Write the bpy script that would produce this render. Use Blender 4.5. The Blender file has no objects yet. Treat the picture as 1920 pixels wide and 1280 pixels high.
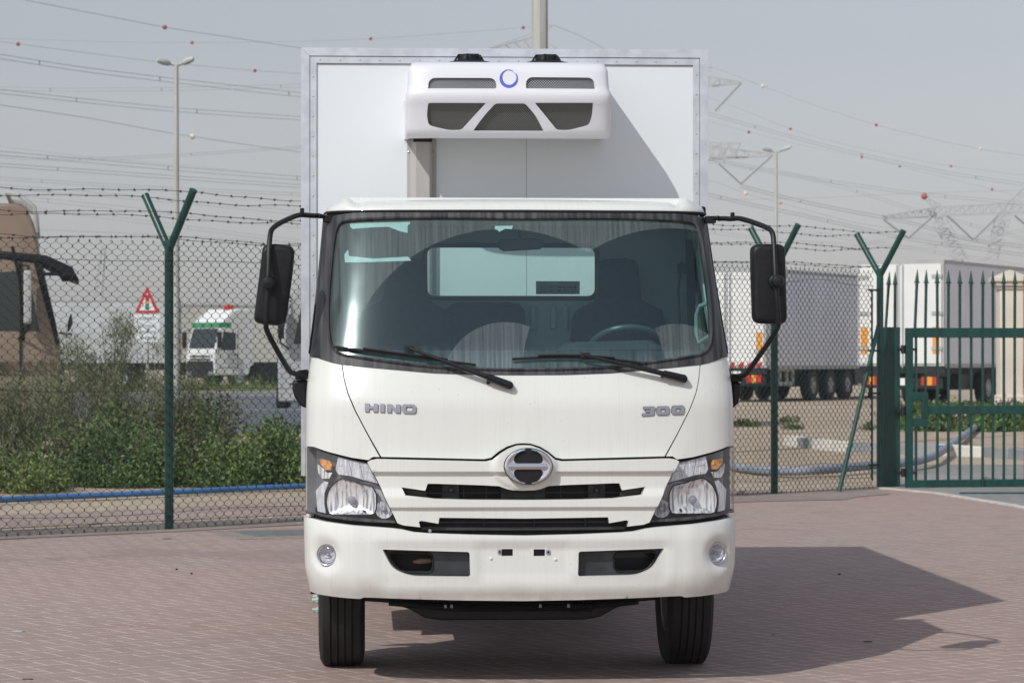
import bpy, bmesh, math, random
import numpy as np
from mathutils import Vector, Matrix
from mathutils.geometry import delaunay_2d_cdt
random.seed(7); rng = np.random.default_rng(7)
R = math.radians
sc = bpy.context.scene
COL = sc.collection
# ------------------------------------------------------------------ camera
FPX = 5177.0; CH = 1.54; HZ = 670.0
cam = bpy.data.cameras.new('camera'); co = bpy.data.objects.new('camera', cam); COL.objects.link(co)
cam.sensor_width = 36; cam.lens = FPX / 1920 * 36; cam.shift_y = (HZ - 640) / 1920
cam.clip_start = .5; cam.clip_end = 4000
co.location = (0, 0, CH); co.rotation_euler = (R(90), 0, 0)
cam.dof.use_dof = True; cam.dof.focus_distance = 13.4; cam.dof.aperture_fstop = 9
sc.camera = co
# ------------------------------------------------------------------ sky and sun
SV = Vector((.658, .896, -1)).normalized()            # the way the sunlight travels
el = math.asin(-SV.z); az = math.atan2(-SV.x, -SV.y)
w = bpy.data.worlds.new('World'); sc.world = w; w.use_nodes = True
wt = w.node_tree; bg = wt.nodes['Background']
sky = wt.nodes.new('ShaderNodeTexSky'); sky.sky_type = 'NISHITA'; sky.sun_disc = False
sky.sun_elevation = el; sky.sun_rotation = az; sky.air_density = 1.3; sky.dust_density = 1.0; sky.ozone_density = 1.5; sky.altitude = 0
hs = wt.nodes.new('ShaderNodeHueSaturation'); hs.inputs['Saturation'].default_value = .38
wt.links.new(sky.outputs[0], hs.inputs['Color']); tn = wt.nodes.new('ShaderNodeMix'); tn.data_type = 'RGBA'; tn.blend_type = 'MULTIPLY'; tn.inputs[0].default_value = 1; tn.inputs[7].default_value = (.870, .866, .930, 1)
wt.links.new(hs.outputs[0], tn.inputs[6]); wt.links.new(tn.outputs[2], bg.inputs[0])
# hazy air: the sky brightens away from the horizon
wc = wt.nodes.new('ShaderNodeTexCoord'); wsep = wt.nodes.new('ShaderNodeSeparateXYZ'); wt.links.new(wc.outputs['Generated'], wsep.inputs[0])
wr = wt.nodes.new('ShaderNodeMapRange'); wr.interpolation_type = 'SMOOTHSTEP'; wr.inputs[1].default_value = .12; wr.inputs[2].default_value = .75; wr.inputs[3].default_value = .112; wr.inputs[4].default_value = .112 * 1.25
wt.links.new(wsep.outputs[2], wr.inputs[0]); wt.links.new(wr.outputs[0], bg.inputs[1])
bg.inputs[1].default_value = .122
sl = bpy.data.lights.new('sun', 'SUN'); sl.energy = 2.78; sl.angle = R(.53); sl.color = (.99, .985, .94)
so = bpy.data.objects.new('sun', sl); COL.objects.link(so); so.location = (-20, -25, 40)
so.rotation_euler = SV.to_track_quat('-Z', 'Y').to_euler()
sc.view_settings.view_transform = 'Standard'; sc.view_settings.look = 'None'; sc.view_settings.gamma = 1
sc.view_settings.exposure = -0.12
sc.cycles.use_denoising = True; sc.cycles.max_bounces = 10; sc.cycles.transparent_max_bounces = 24
sc.cycles.volume_bounces = 0; sc.cycles.caustics_reflective = False; sc.cycles.caustics_refractive = False

# ------------------------------------------------------------------ geometry helpers
def tag(o, label=None, cat=None, group=None, kind=None):
    if label: o['label'] = label
    if cat: o['category'] = cat
    if group: o['group'] = group
    if kind: o['kind'] = kind
    return o
def thing(name, label, cat, loc=(0, 0, 0), rz=0, group=None):
    o = bpy.data.objects.new(name, None); COL.objects.link(o); o.location = loc; o.rotation_euler = (0, 0, rz)
    o.empty_display_size = .2
    return tag(o, label, cat, group)
def copy_tree(o, parent=None):
    c = o.copy(); COL.objects.link(c); c.parent = parent
    for ch in list(o.children): copy_tree(ch, c)
    return c
class MB:
    def __init__(s): s.v = []; s.f = []
    def add(s, vs, fs):
        n = len(s.v); s.v += [tuple(v) for v in vs]; s.f += [tuple(i + n for i in f) for f in fs]; return s
    def box(s, c, d, rot=None):
        x, y, z = d[0] / 2, d[1] / 2, d[2] / 2
        vs = [Vector((a * x, b * y, e * z)) for e in (-1, 1) for a, b in ((-1, -1), (1, -1), (1, 1), (-1, 1))]
        if rot is not None: vs = [rot @ v for v in vs]
        return s.add([v + Vector(c) for v in vs], [(3, 2, 1, 0), (4, 5, 6, 7), (0, 1, 5, 4), (1, 2, 6, 5), (2, 3, 7, 6), (3, 0, 4, 7)])
    def b2(s, a, b):     # box by two corners
        return s.box([(a[i] + b[i]) / 2 for i in range(3)], [abs(b[i] - a[i]) for i in range(3)])
    def tube(s, path, r, seg=10, cap=True):
        P = [Vector(p) for p in path]; n = len(P); rr = r if isinstance(r, (list, tuple)) else [r] * n
        T = []
        for i in range(n):
            t = (P[min(i + 1, n - 1)] - P[max(i - 1, 0)]); T.append(t.normalized())
        u = T[0].orthogonal().normalized(); vs = []
        for i in range(n):
            u = (u - T[i] * u.dot(T[i])).normalized(); w_ = T[i].cross(u)
            for k in range(seg):
                a = 2 * math.pi * k / seg; vs.append(P[i] + (u * math.cos(a) + w_ * math.sin(a)) * rr[i])
        fs = [(i * seg + k, i * seg + (k + 1) % seg, (i + 1) * seg + (k + 1) % seg, (i + 1) * seg + k) for i in range(n - 1) for k in range(seg)]
        if cap: fs += [tuple(range(seg - 1, -1, -1)), tuple((n - 1) * seg + k for k in range(seg))]
        return s.add(vs, fs)
    def lathe(s, prof, org=(0, 0, 0), axis='Z', seg=32, close=True):
        ax = {'X': Vector((1, 0, 0)), 'Y': Vector((0, 1, 0)), 'Z': Vector((0, 0, 1))}[axis] if isinstance(axis, str) else Vector(axis).normalized()
        u = ax.orthogonal().normalized(); w_ = ax.cross(u); o = Vector(org); vs = []
        for r, h in prof:
            for k in range(seg):
                a = 2 * math.pi * k / seg; vs.append(o + ax * h + (u * math.cos(a) + w_ * math.sin(a)) * r)
        n = len(prof)
        fs = [(i * seg + k, i * seg + (k + 1) % seg, (i + 1) * seg + (k + 1) % seg, (i + 1) * seg + k) for i in range(n - 1) for k in range(seg)]
        if close: fs += [tuple(range(seg - 1, -1, -1)), tuple((n - 1) * seg + k for k in range(seg))]
        return s.add(vs, fs)
    def prism(s, poly, vec, flip=False):   # poly: 3D points, extruded along vec
        n = len(poly); v = Vector(vec); P = [Vector(p) for p in poly]
        fs = [tuple(range(n)), tuple(range(2 * n - 1, n - 1, -1))] + [(k, n + k, n + (k + 1) % n, (k + 1) % n) for k in range(n)]
        return s.add(P + [p + v for p in P], fs)
    def pillow(s, poly, vec, r, n=5, both=True):
        """slab with softly rounded front (and back) edges; poly is a closed 3D outline"""
        P = [Vector(p) for p in poly]; v = Vector(vec); c = sum(P, Vector()) / len(P); m = len(P); rings = []
        L = v.length; d = v / L
        def ring(ins, dep): return [c + (p - c) * (1 - ins / max((p - c).length, 1e-6)) + d * dep for p in P]
        for i in range(n + 1):
            a = math.pi / 2 * i / n; rings.append(ring(r * (1 - math.sin(a)), r * (1 - math.cos(a))))
        if both:
            for i in range(n, -1, -1):
                a = math.pi / 2 * i / n; rings.append(ring(r * .6 * (1 - math.sin(a)), L - r * .6 * (1 - math.cos(a))))
        else: rings.append(ring(0, L))
        vs = [p for q in rings for p in q]; k = len(rings)
        fs = [(i * m + j, i * m + (j + 1) % m, (i + 1) * m + (j + 1) % m, (i + 1) * m + j) for i in range(k - 1) for j in range(m)]
        return s.add(vs, fs + [tuple(range(m - 1, -1, -1)), tuple((k - 1) * m + j for j in range(m))])
    def ball(s, c, r, seg=14, sq=(1, 1, 1)):
        vs = []; fs = []; n = seg // 2
        for i in range(n + 1):
            t = math.pi * i / n
            for k in range(seg):
                a = 2 * math.pi * k / seg
                vs.append((c[0] + r * sq[0] * math.sin(t) * math.cos(a), c[1] + r * sq[1] * math.sin(t) * math.sin(a), c[2] + r * sq[2] * math.cos(t)))
        for i in range(n):
            for k in range(seg): fs.append((i * seg + k, (i + 1) * seg + k, (i + 1) * seg + (k + 1) % seg, i * seg + (k + 1) % seg))
        return s.add(vs, fs)
    def build(s, name, mat, parent=None, smooth=35, bevel=0, bseg=2, fix=True, split=False):
        if split:
            n = len(s.v); up = list(range(n))
            def find(i):
                while up[i] != i: up[i] = up[up[i]]; i = up[i]
                return i
            key = {}
            for i, p in enumerate(s.v):
                k = tuple(round(c, 5) for c in p)
                if k in key: up[find(i)] = find(key[k])
                else: key[k] = i
            for f in s.f:
                for i in f[1:]: up[find(i)] = find(f[0])
            grp = {}
            for f in s.f: grp.setdefault(find(f[0]), []).append(f)
            out = []
            for fs in grp.values():
                ids = sorted({i for f in fs for i in f}); mp = {i: k for k, i in enumerate(ids)}; q = MB()
                q.v = [s.v[i] for i in ids]; q.f = [tuple(mp[i] for i in f) for f in fs]
                out.append(q.build(name, mat, parent, smooth, bevel, bseg, fix))
            return out[0]
        me = bpy.data.meshes.new(name); me.from_pydata(s.v, [], s.f)
        if fix:
            bm = bmesh.new(); bm.from_mesh(me); bmesh.ops.remove_doubles(bm, verts=bm.verts, dist=1e-5)
            bmesh.ops.recalc_face_normals(bm, faces=bm.faces); bm.to_mesh(me); bm.free()
        me.materials.append(mat)
        if smooth:
            me.polygons.foreach_set('use_smooth', [True] * len(me.polygons)); me.set_sharp_from_angle(angle=R(smooth))
        o = bpy.data.objects.new(name, me); COL.objects.link(o); o.parent = parent
        if bevel:
            m = o.modifiers.new('bevel', 'BEVEL'); m.width = bevel; m.segments = bseg; m.limit_method = 'ANGLE'; m.angle_limit = R(50); m.harden_normals = False
        return o
# ------------------------------------------------------------------ materials
def M(name, col, rough=.5, metal=0, var=0, scale=6, stretch=(1, 1, 1), bump=0, bscale=60, coat=0, col2=None, spec=.5, detail=5, ramp=(.35, .65), island=0):
    m = bpy.data.materials.new(name); m.use_nodes = True; t = m.node_tree; N = t.nodes; L = t.links
    b = N['Principled BSDF']; b.inputs['Roughness'].default_value = rough; b.inputs['Metallic'].default_value = metal
    b.inputs['Coat Weight'].default_value = coat; b.inputs['Coat Roughness'].default_value = .08
    b.inputs['Specular IOR Level'].default_value = spec
    b.inputs['Base Color'].default_value = (*col, 1)
    tc = N.new('ShaderNodeTexCoord'); mp = N.new('ShaderNodeMapping'); mp.inputs['Scale'].default_value = stretch
    L.new(tc.outputs['Object'], mp.inputs[0])
    last = None
    if var or col2:
        nz = N.new('ShaderNodeTexNoise'); nz.inputs['Scale'].default_value = scale; nz.inputs['Detail'].default_value = detail
        L.new(mp.outputs[0], nz.inputs['Vector'])
        rp = N.new('ShaderNodeValToRGB'); e = rp.color_ramp.elements
        e[0].position, e[1].position = ramp
        c2 = col2 if col2 else tuple(min(1, c * (1 + var)) for c in col); c1 = col if col2 else tuple(c * (1 - var) for c in col)
        e[0].color = (*c1, 1); e[1].color = (*c2, 1)
        L.new(nz.outputs['Fac'], rp.inputs[0]); last = rp.outputs[0]
    if island:
        g = N.new('ShaderNodeNewGeometry'); mr = N.new('ShaderNodeMapRange'); mr.inputs[3].default_value = 1 - island; mr.inputs[4].default_value = 1 + island
        L.new(g.outputs['Random Per Island'], mr.inputs[0])
        mx = N.new('ShaderNodeVectorMath'); mx.operation = 'SCALE'
        if last: L.new(last, mx.inputs[0])
        else: mx.inputs[0].default_value = col
        L.new(mr.outputs[0], mx.inputs['Scale']); last = mx.outputs[0]
    if last: L.new(last, b.inputs['Base Color'])
    if bump:
        n2 = N.new('ShaderNodeTexNoise'); n2.inputs['Scale'].default_value = bscale; n2.inputs['Detail'].default_value = 4
        L.new(mp.outputs[0], n2.inputs['Vector'])
        bp = N.new('ShaderNodeBump'); bp.inputs['Strength'].default_value = bump; bp.inputs['Distance'].default_value = .01
        L.new(n2.outputs['Fac'], bp.inputs['Height']); L.new(bp.outputs[0], b.inputs['Normal'])
    return m
def roundc(pts, r, seg=5):
    """round the corners of a closed outline (2D or 3D points); r is one radius or one per corner"""
    V = [Vector(p) for p in pts]; n = len(V); o = []
    for i in range(n):
        ri = r[i] if isinstance(r, (list, tuple)) else r
        p, a, b = V[i], V[i - 1], V[(i + 1) % n]
        if ri <= 0: o.append(p); continue
        da, db = (a - p), (b - p); k = min(ri, da.length * .45, db.length * .45); A = p + da.normalized() * k; B = p + db.normalized() * k
        for j in range(seg + 1):
            t = j / seg; o.append(A * (1 - t) ** 2 + p * (2 * t * (1 - t)) + B * t * t)
    return [tuple(q) for q in o]
class X:
    """tiny node expressions"""
    def __init__(s, t, o): s.t = t; s.o = o
    def _m(s, op, a, b=None, c=None):
        n = s.t.nodes.new('ShaderNodeMath'); n.operation = op
        for i, q in enumerate((a, b, c)):
            if q is None: continue
            if isinstance(q, X): s.t.links.new(q.o, n.inputs[i])
            else: n.inputs[i].default_value = q
        return X(s.t, n.outputs[0])
    def __add__(s, b): return s._m('ADD', s, b)
    def __sub__(s, b): return s._m('SUBTRACT', s, b)
    def __rsub__(s, b): return s._m('SUBTRACT', b, s)
    def __mul__(s, b): return s._m('MULTIPLY', s, b)
    def __truediv__(s, b): return s._m('DIVIDE', s, b)
    def floor(s): return s._m('FLOOR', s)
    def frac(s): return s._m('FRACT', s)
    def abs(s): return s._m('ABSOLUTE', s)
    def sqrt(s): return s._m('SQRT', s)
    def lt(s, b): return s._m('LESS_THAN', s, b)
    def gt(s, b): return s._m('GREATER_THAN', s, b)
    def eq(s, b): return s._m('COMPARE', s, b, .2)
    def min(s, b): return s._m('MINIMUM', s, b)
    def max(s, b): return s._m('MAXIMUM', s, b)
    def fmod(s, b): return s._m('FLOORED_MODULO', s, b)
    def pw(s, b): return s._m('POWER', s, b)
    def smooth(s, a, b):
        n = s.t.nodes.new('ShaderNodeMapRange'); n.interpolation_type = 'SMOOTHSTEP'
        s.t.links.new(s.o, n.inputs[0]); n.inputs[1].default_value = a; n.inputs[2].default_value = b; return X(s.t, n.outputs[0])
def schlick(t, f0=.04):
    n = t.nodes.new('ShaderNodeLayerWeight'); n.inputs[0].default_value = .5; return X(t, n.outputs['Facing']).pw(5.0) * (1 - f0) + f0
def mixc(t, fac, a, b, mode='MIX'):
    n = t.nodes.new('ShaderNodeMix'); n.data_type = 'RGBA'; n.blend_type = mode
    for q, i in ((fac, 0), (a, 6), (b, 7)):
        if isinstance(q, X): t.links.new(q.o, n.inputs[i])
        elif isinstance(q, (int, float)): n.inputs[i].default_value = q
        elif isinstance(q, tuple): n.inputs[i].default_value = (*q, 1)
        else: t.links.new(q, n.inputs[i])
    return n.outputs[2]
def noise(t, vec, scale, detail=4, rough=.5, dim='3D'):
    n = t.nodes.new('ShaderNodeTexNoise'); n.inputs['Scale'].default_value = scale; n.inputs['Detail'].default_value = detail
    n.inputs['Roughness'].default_value = rough
    t.links.new(vec, n.inputs['Vector']); return X(t, n.outputs['Fac'])
def coords(t, kind='Object', scale=None, rot=None, loc=None):
    tc = t.nodes.new('ShaderNodeTexCoord'); o = tc.outputs[kind]
    mp = t.nodes.new('ShaderNodeMapping')
    if scale: mp.inputs['Scale'].default_value = scale
    if rot: mp.inputs['Rotation'].default_value = rot
    if loc: mp.inputs['Location'].default_value = loc
    t.links.new(o, mp.inputs[0]); sp = t.nodes.new('ShaderNodeSeparateXYZ'); t.links.new(mp.outputs[0], sp.inputs[0])
    return mp.outputs[0], X(t, sp.outputs[0]), X(t, sp.outputs[1]), X(t, sp.outputs[2])
def newmat(name):
    m = bpy.data.materials.new(name); m.use_nodes = True; return m, m.node_tree, m.node_tree.nodes['Principled BSDF']

# herringbone interlock paving
def paving_mat():
    m, t, b = newmat('interlock_paving')
    v, x, y, z = coords(t, scale=(8.8, 8.8, 8.8), rot=(0, 0, R(57)))
    # slight wander so rows are not perfectly straight
    i = x.floor(); j = y.floor(); fx = x.frac(); fy = y.frac(); k = (i - j).fmod(4.0)
    k0, k1, k2, k3 = [k.eq(float(q)) for q in range(4)]
    hor = k0 + k1
    ex = k0 * fx + k1 * (1 - fx) + (k2 + k3) * fx.min(1 - fx)
    ey = hor * fy.min(1 - fy) + k2 * (1 - fy) + k3 * fy
    d = ex.min(ey)
    wob = noise(t, v, .13, 3)
    joint = 1 - d.smooth(.03, .075)
    bi = (i - k1) * 1.37 + (j - k3 * -1.0 - k3) * 0.0
    cb = t.nodes.new('ShaderNodeCombineXYZ')
    ii = i - k1; jj = j - k2
    t.links.new(ii.o, cb.inputs[0]); t.links.new(jj.o, cb.inputs[1])
    wn = t.nodes.new('ShaderNodeTexWhiteNoise'); wn.noise_dimensions = '2D'; t.links.new(cb.outputs[0], wn.inputs['Vector'])
    rnd = X(t, wn.outputs['Value'])
    c1 = mixc(t, rnd, (.325, .228, .198), (.380, .278, .243))
    big = noise(t, v, .06, 6, .6).smooth(.36, .64)
    c2 = mixc(t, big * .65, c1, (.315, .265, .245))
    big2 = noise(t, v, .021, 5, .55).smooth(.45, .62)
    c3 = mixc(t, big2 * .6, c2, (.385, .265, .230))
    grit = noise(t, v, 6, 4, .7).smooth(.3, .75)
    c4 = mixc(t, grit * .35, c3, (.42, .345, .30))
    # sandy joints, here and there empty and dark
    emp = noise(t, v, .05, 4, .7).smooth(.59, .63)
    jn = noise(t, v, .5, 3).smooth(.38, .55)
    jc = mixc(t, emp, (.76, .65, .57), (.10, .065, .06))
    c5 = mixc(t, joint * (jn * .50 + .12), c4, jc)
    oil = noise(t, v, .09, 5, .6).smooth(.64, .74); c5 = mixc(t, oil * .35, c5, (.13, .11, .11))
    # oil and dirt spots
    sp = noise(t, v, 1.1, 2, .5).smooth(.745, .76)
    c6 = mixc(t, sp * .7, c5, (.05, .04, .04))
    t.links.new(c6, b.inputs['Base Color']); b.inputs['Roughness'].default_value = .85
    b.inputs['Specular IOR Level'].default_value = .3
    bp = t.nodes.new('ShaderNodeBump'); bp.inputs['Strength'].default_value = .5; bp.inputs['Distance'].default_value = .004
    h = d.smooth(0, .07) + grit * .25 + rnd * .3
    t.links.new(h.o, bp.inputs['Height']); t.links.new(bp.outputs[0], b.inputs['Normal'])
    return m
def sand_mat(name, ca, cb_, cc, sc_=1.0, pebb=.5):
    m, t, b = newmat(name)
    v, x, y, z = coords(t)
    a = noise(t, v, .35 * sc_, 7, .6).smooth(.38, .62); f = noise(t, v, 7 * sc_, 6, .7).smooth(.35, .7)
    c = mixc(t, a, ca, cb_); c = mixc(t, f * .6, c, cc)
    p = noise(t, v, 22 * sc_, 3, .5).smooth(.66, .70)
    c = mixc(t, p * pebb, c, tuple(q * .45 for q in ca))
    t.links.new(c, b.inputs['Base Color']); b.inputs['Roughness'].default_value = .95; b.inputs['Specular IOR Level'].default_value = .2
    bp = t.nodes.new('ShaderNodeBump'); bp.inputs['Strength'].default_value = .8; bp.inputs['Distance'].default_value = .03
    t.links.new((f + a * 2.0).o, bp.inputs['Height']); t.links.new(bp.outputs[0], b.inputs['Normal'])
    return m
def line_grid_mat(name, base, line, period, wd=.22, ax='xz', rough=.5, metal=0.0):
    m, t, b = newmat(name); v, x, y, z = coords(t)
    p, q = (x, z)
    d1 = ((p + q) / period).frac(); d2 = ((p - q) / period).frac()
    l = d1.lt(wd).max(d2.lt(wd))
    c = mixc(t, l, base, line); t.links.new(c, b.inputs['Base Color']); b.inputs['Roughness'].default_value = rough; b.inputs['Metallic'].default_value = metal
    bp = t.nodes.new('ShaderNodeBump'); bp.inputs['Strength'].default_value = 1; bp.inputs['Distance'].default_value = .004
    t.links.new(l.o, bp.inputs['Height']); t.links.new(bp.outputs[0], b.inputs['Normal'])
    return m

def paint_mat(name, col, rough, coat, z0=0., z1=.01, seed=0):
    m, t, b = newmat(name); v, x, y, z = coords(t, loc=(seed, seed * 2, 0)); vs, _, _, _ = coords(t, scale=(30, 1.5, 1.0), loc=(seed, 0, 0)); vw, _, _, _ = coords(t, scale=(6, 1, .6), loc=(0, seed, 0))
    st = noise(t, vs, 2.2, 5, .65).smooth(.46, .80); wd = noise(t, vw, 1.3, 4, .5).smooth(.3, .7); big = noise(t, v, 1.1, 3, .5).smooth(.3, .7)
    sp = noise(t, v, 75, 2, .5).smooth(.735, .76); sm = noise(t, v, 9, 5, .7).smooth(.66, .78)
    c = mixc(t, big * .5, col, tuple(q * f for q, f in zip(col, (.955, .965, .975))))
    c = mixc(t, wd * .25, c, tuple(q * f for q, f in zip(col, (.93, .925, .92))))
    c = mixc(t, st * .45, c, tuple(q * f for q, f in zip(col, (.84, .825, .80))))
    c = mixc(t, sm * .22, c, tuple(q * f for q, f in zip(col, (.78, .745, .70))))
    c = mixc(t, sp * .45, c, (.22, .19, .16))
    if z1 > z0 + .02:
        lo = (1 - z.smooth(z0, z1)) * (noise(t, v, 7, 5, .65).smooth(.30, .70) * .6 + .25); c = mixc(t, lo * .6, c, (.46, .41, .36))
    t.links.new(c, b.inputs['Base Color']); b.inputs['Coat Weight'].default_value = coat; b.inputs['Coat Roughness'].default_value = .07
    rr_ = wd * .10 + st * .14 + rough; t.links.new(rr_.o, b.inputs['Roughness']); return m
mt = {}
mt['paint'] = paint_mat('cab_paint', (.765, .775, .728), .27, .45)
mt['bump_paint'] = paint_mat('bumper_paint', (.775, .785, .74), .30, .4, .42, .55, 3)
mt['box_white'] = M('insulated_panel_white', (.785, .82, .84), .4, var=.015, scale=1.2, bump=.03, bscale=8)
mt['alu'] = M('aluminium_trim', (.70, .73, .78), .38, metal=.55, var=.10, scale=4, stretch=(3, 3, 3), bump=.04, bscale=30)
mt['rivet'] = M('rivet_steel', (.75, .76, .78), .3, metal=.8)
mt['unit_white'] = M('cooling_unit_white', (.78, .78, .82), .35, var=.012, scale=4, coat=.2)
mt['duct'] = M('grey_duct_plastic', (.47, .45, .43), .45, var=.05, scale=2, stretch=(6, 6, .6))
mt['blk'] = M('black_plastic', (.011, .0115, .013), .45, var=.25, scale=30, bump=.1, bscale=400, spec=.32)
mt['blk_dusty'] = M('dusty_black_trim', (.022, .023, .026), .5, col2=(.115, .113, .115), scale=2.2, stretch=(22, 1.5, .8), ramp=(.36, .80), detail=3, spec=.4)
mt['dark'] = M('dark_backing', (.008, .008, .009), .6, var=.4, scale=8)
mt['chassis'] = M('chassis_black', (.013, .013, .014), .45, var=.3, scale=12)
mt['tyre'] = M('tyre_rubber', (.017, .016, .016), .75, var=.3, scale=6, bump=.15, bscale=120)
mt['rim'] = M('silver_rim', (.45, .46, .47), .4, metal=.6, var=.1)
mt['nut'] = M('pale_green_nut', (.42, .52, .47), .5, var=.1)
mt['chrome'] = M('chrome', (.68, .69, .71), .13, metal=1)
mt['letter'] = M('satin_letter', (.40, .41, .45), .35, metal=.6)
mt['reflector'] = M('headlamp_reflector', (.93, .94, .96), .25, metal=.35, col2=(.30, .31, .33), scale=5, stretch=(16, 16, 1.0), ramp=(.44, .66), detail=2)  # bright and dark reflections of the flutes painted into the colour
mt['refl2'] = M('striped_reflector', (.78, .80, .84), .35, metal=.25, var=.2, scale=14, bump=.8, bscale=30, stretch=(8, 8, 1))
mt['amber'] = M('amber_lens', (.70, .31, .11), .2, var=.3, scale=40, bump=.6, bscale=60)
mt['red'] = M('red_lens', (.55, .03, .02), .3, var=.1)
mt['seat'] = M('navy_seat_fabric', (.018, .022, .034), .9, var=.25, scale=40)
mt['cab_in'] = M('cab_interior_grey', (.34, .37, .37), .7, var=.05)
mt['dash'] = M('dashboard_grey', (.05, .055, .06), .7, var=.2)
mt['tape'] = M('torn_white_tape', (.80, .82, .82), .8, var=.06, scale=20)
mt['rimgrip'] = M('steering_rim', (.085, .092, .10), .35)
mt['tr_left'] = M('weathered_trailer_grey', (.47, .48, .49), .6, var=.08, scale=.8)
mt['tr_mid'] = M('lorry_grey_and_shade', (.40, .41, .41), .55, var=.12, scale=1.5)  # shade on the cab side put into the grey; cargo body shares it
mt['rubber'] = M('black_rubber', (.012, .012, .013), .5)
mt['green'] = M('green_paint', (.007, .058, .046), .38, var=.22, scale=5, stretch=(3, 3, 1), coat=.15, bump=.05, bscale=40)
mt['green_pvc'] = M('green_pvc_wire', (.007, .034, .027), .5)
mt['wire'] = M('rusty_wire', (.05, .042, .04), .6, var=.3)
mt['sand'] = sand_mat('sandy_ground', (.52, .41, .30), (.62, .51, .39), (.42, .325, .235))
mt['paving'] = paving_mat()
mt['concrete'] = sand_mat('concrete_strip', (.40, .33, .29), (.47, .41, .36), (.33, .27, .24), 1.6, .3)
mt['asphalt'] = M('asphalt', (.115, .122, .135), .85, var=.15, scale=3, bump=.3, bscale=80)
mt['mark'] = M('road_marking', (.62, .62, .60), .7, var=.1, scale=4)
mt['ykerb'] = M('yellow_line', (.62, .50, .25), .7, var=.15, scale=4)
mt['galv'] = M('galvanised_grey', (.42, .43, .41), .5, var=.08, scale=2)
mt['mast'] = M('galvanised_mast', (.46, .46, .42), .6, var=.12, scale=1.5, stretch=(6, 6, .5), bump=.1, bscale=20)
mt['lampgreen'] = M('lamp_head_grey_green', (.50, .54, .50), .5)
mt['steel_far'] = M('pylon_steel', (.47, .48, .49), .6)
mt['line'] = M('conductor', (.26, .26, .27), .6)
mt['ball_red'] = M('marker_ball_red', (.44, .10, .085), .6)
mt['ball_white'] = M('marker_ball_white', (.78, .72, .60), .6)
mt['tr_white'] = M('trailer_white', (.78, .78, .76), .5, var=.04, scale=1.0)
mt['tr_shade'] = M('trailer_shade_tint', (.80, .81, .86), .55, var=.04, scale=1)  # lavender tone of the shaded trailer sides put into the base colour
mt['tr_cream'] = M('trailer_cream', (.66, .63, .56), .55, var=.05, scale=1)
mt['tan'] = M('tan_truck_paint', (.26, .195, .145), .45, var=.10, scale=1.5, coat=.1)
mt['fglass'] = M('dark_glass', (.020, .028, .030), .12, spec=.8)
mt['orange'] = M('orange_marker', (.80, .33, .04), .5)
mt['orange_b'] = M('orange_beacon', (.85, .12, .02), .3)
mt['cream'] = M('cream_stone', (.72, .64, .53), .8, var=.06, scale=1.2, bump=.2, bscale=14)
mt['bluepipe'] = M('blue_pipe', (.065, .18, .42), .45, var=.12, scale=3)
mt['hose'] = M('grey_flat_hose', (.27, .29, .34), .6, var=.15, scale=3)
mt['kw'] = M('white_kerb', (.66, .63, .56), .8, var=.1, scale=3)
mt['kb'] = M('grey_kerb', (.27, .275, .28), .8, var=.15, scale=3)
mt['leaf1'] = M('leaf_green', (.075, .125, .028), .6, var=.35, scale=1.2, island=.45)
mt['leaf2'] = M('leaf_yellow_green', (.125, .170, .040), .6, var=.3, scale=1.2, island=.4)
mt['leaf3'] = M('leaf_olive_brown', (.115, .112, .050), .7, var=.3, scale=1.5, island=.4)
mt['leaf4'] = M('tamarisk_grey_green', (.165, .18, .095), .8, var=.2, scale=1.0, island=.35)
mt['stem'] = M('shrub_stem', (.13, .09, .06), .85, var=.2)
mt['pink'] = M('pink_petal', (.62, .30, .46), .7, island=.3)
mt['sign_red'] = M('sign_red', (.60, .035, .045), .5)
mt['sign_white'] = M('sign_white', (.80, .82, .82), .5)
mt['sign_black'] = M('sign_black', (.03, .03, .03), .5)
mt['sg'] = M('sign_green', (.02, .30, .16), .5)
mt['logo'] = M('blue_logo', (.10, .14, .55), .4)
mt['greenstripe'] = M('green_stripe', (.05, .30, .14), .5)
mt['yellow'] = M('yellow_tag', (.65, .42, .03), .5)
mt['brown'] = M('rusty_towhook', (.20, .13, .10), .6)
# ------------------------------------------------------------------ projection helpers (used to measure, all results are real positions)
def sstep(a, b, x):
    t = min(1, max(0, (x - a) / (b - a))); return t * t * (3 - 2 * t)
def G(y): return .16 * sstep(36, 74, y)          # height of the land
def P(px, py, Y): return Vector(((px - 960) * Y / FPX, Y, CH + (HZ - py) * Y / FPX))
def PG(px, py):
    Y = 30.
    for _ in range(60): Y = .5 * Y + .5 * (CH - G(Y)) * FPX / (py - HZ)
    return Vector(((px - 960) * Y / FPX, Y, G(Y)))
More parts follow.
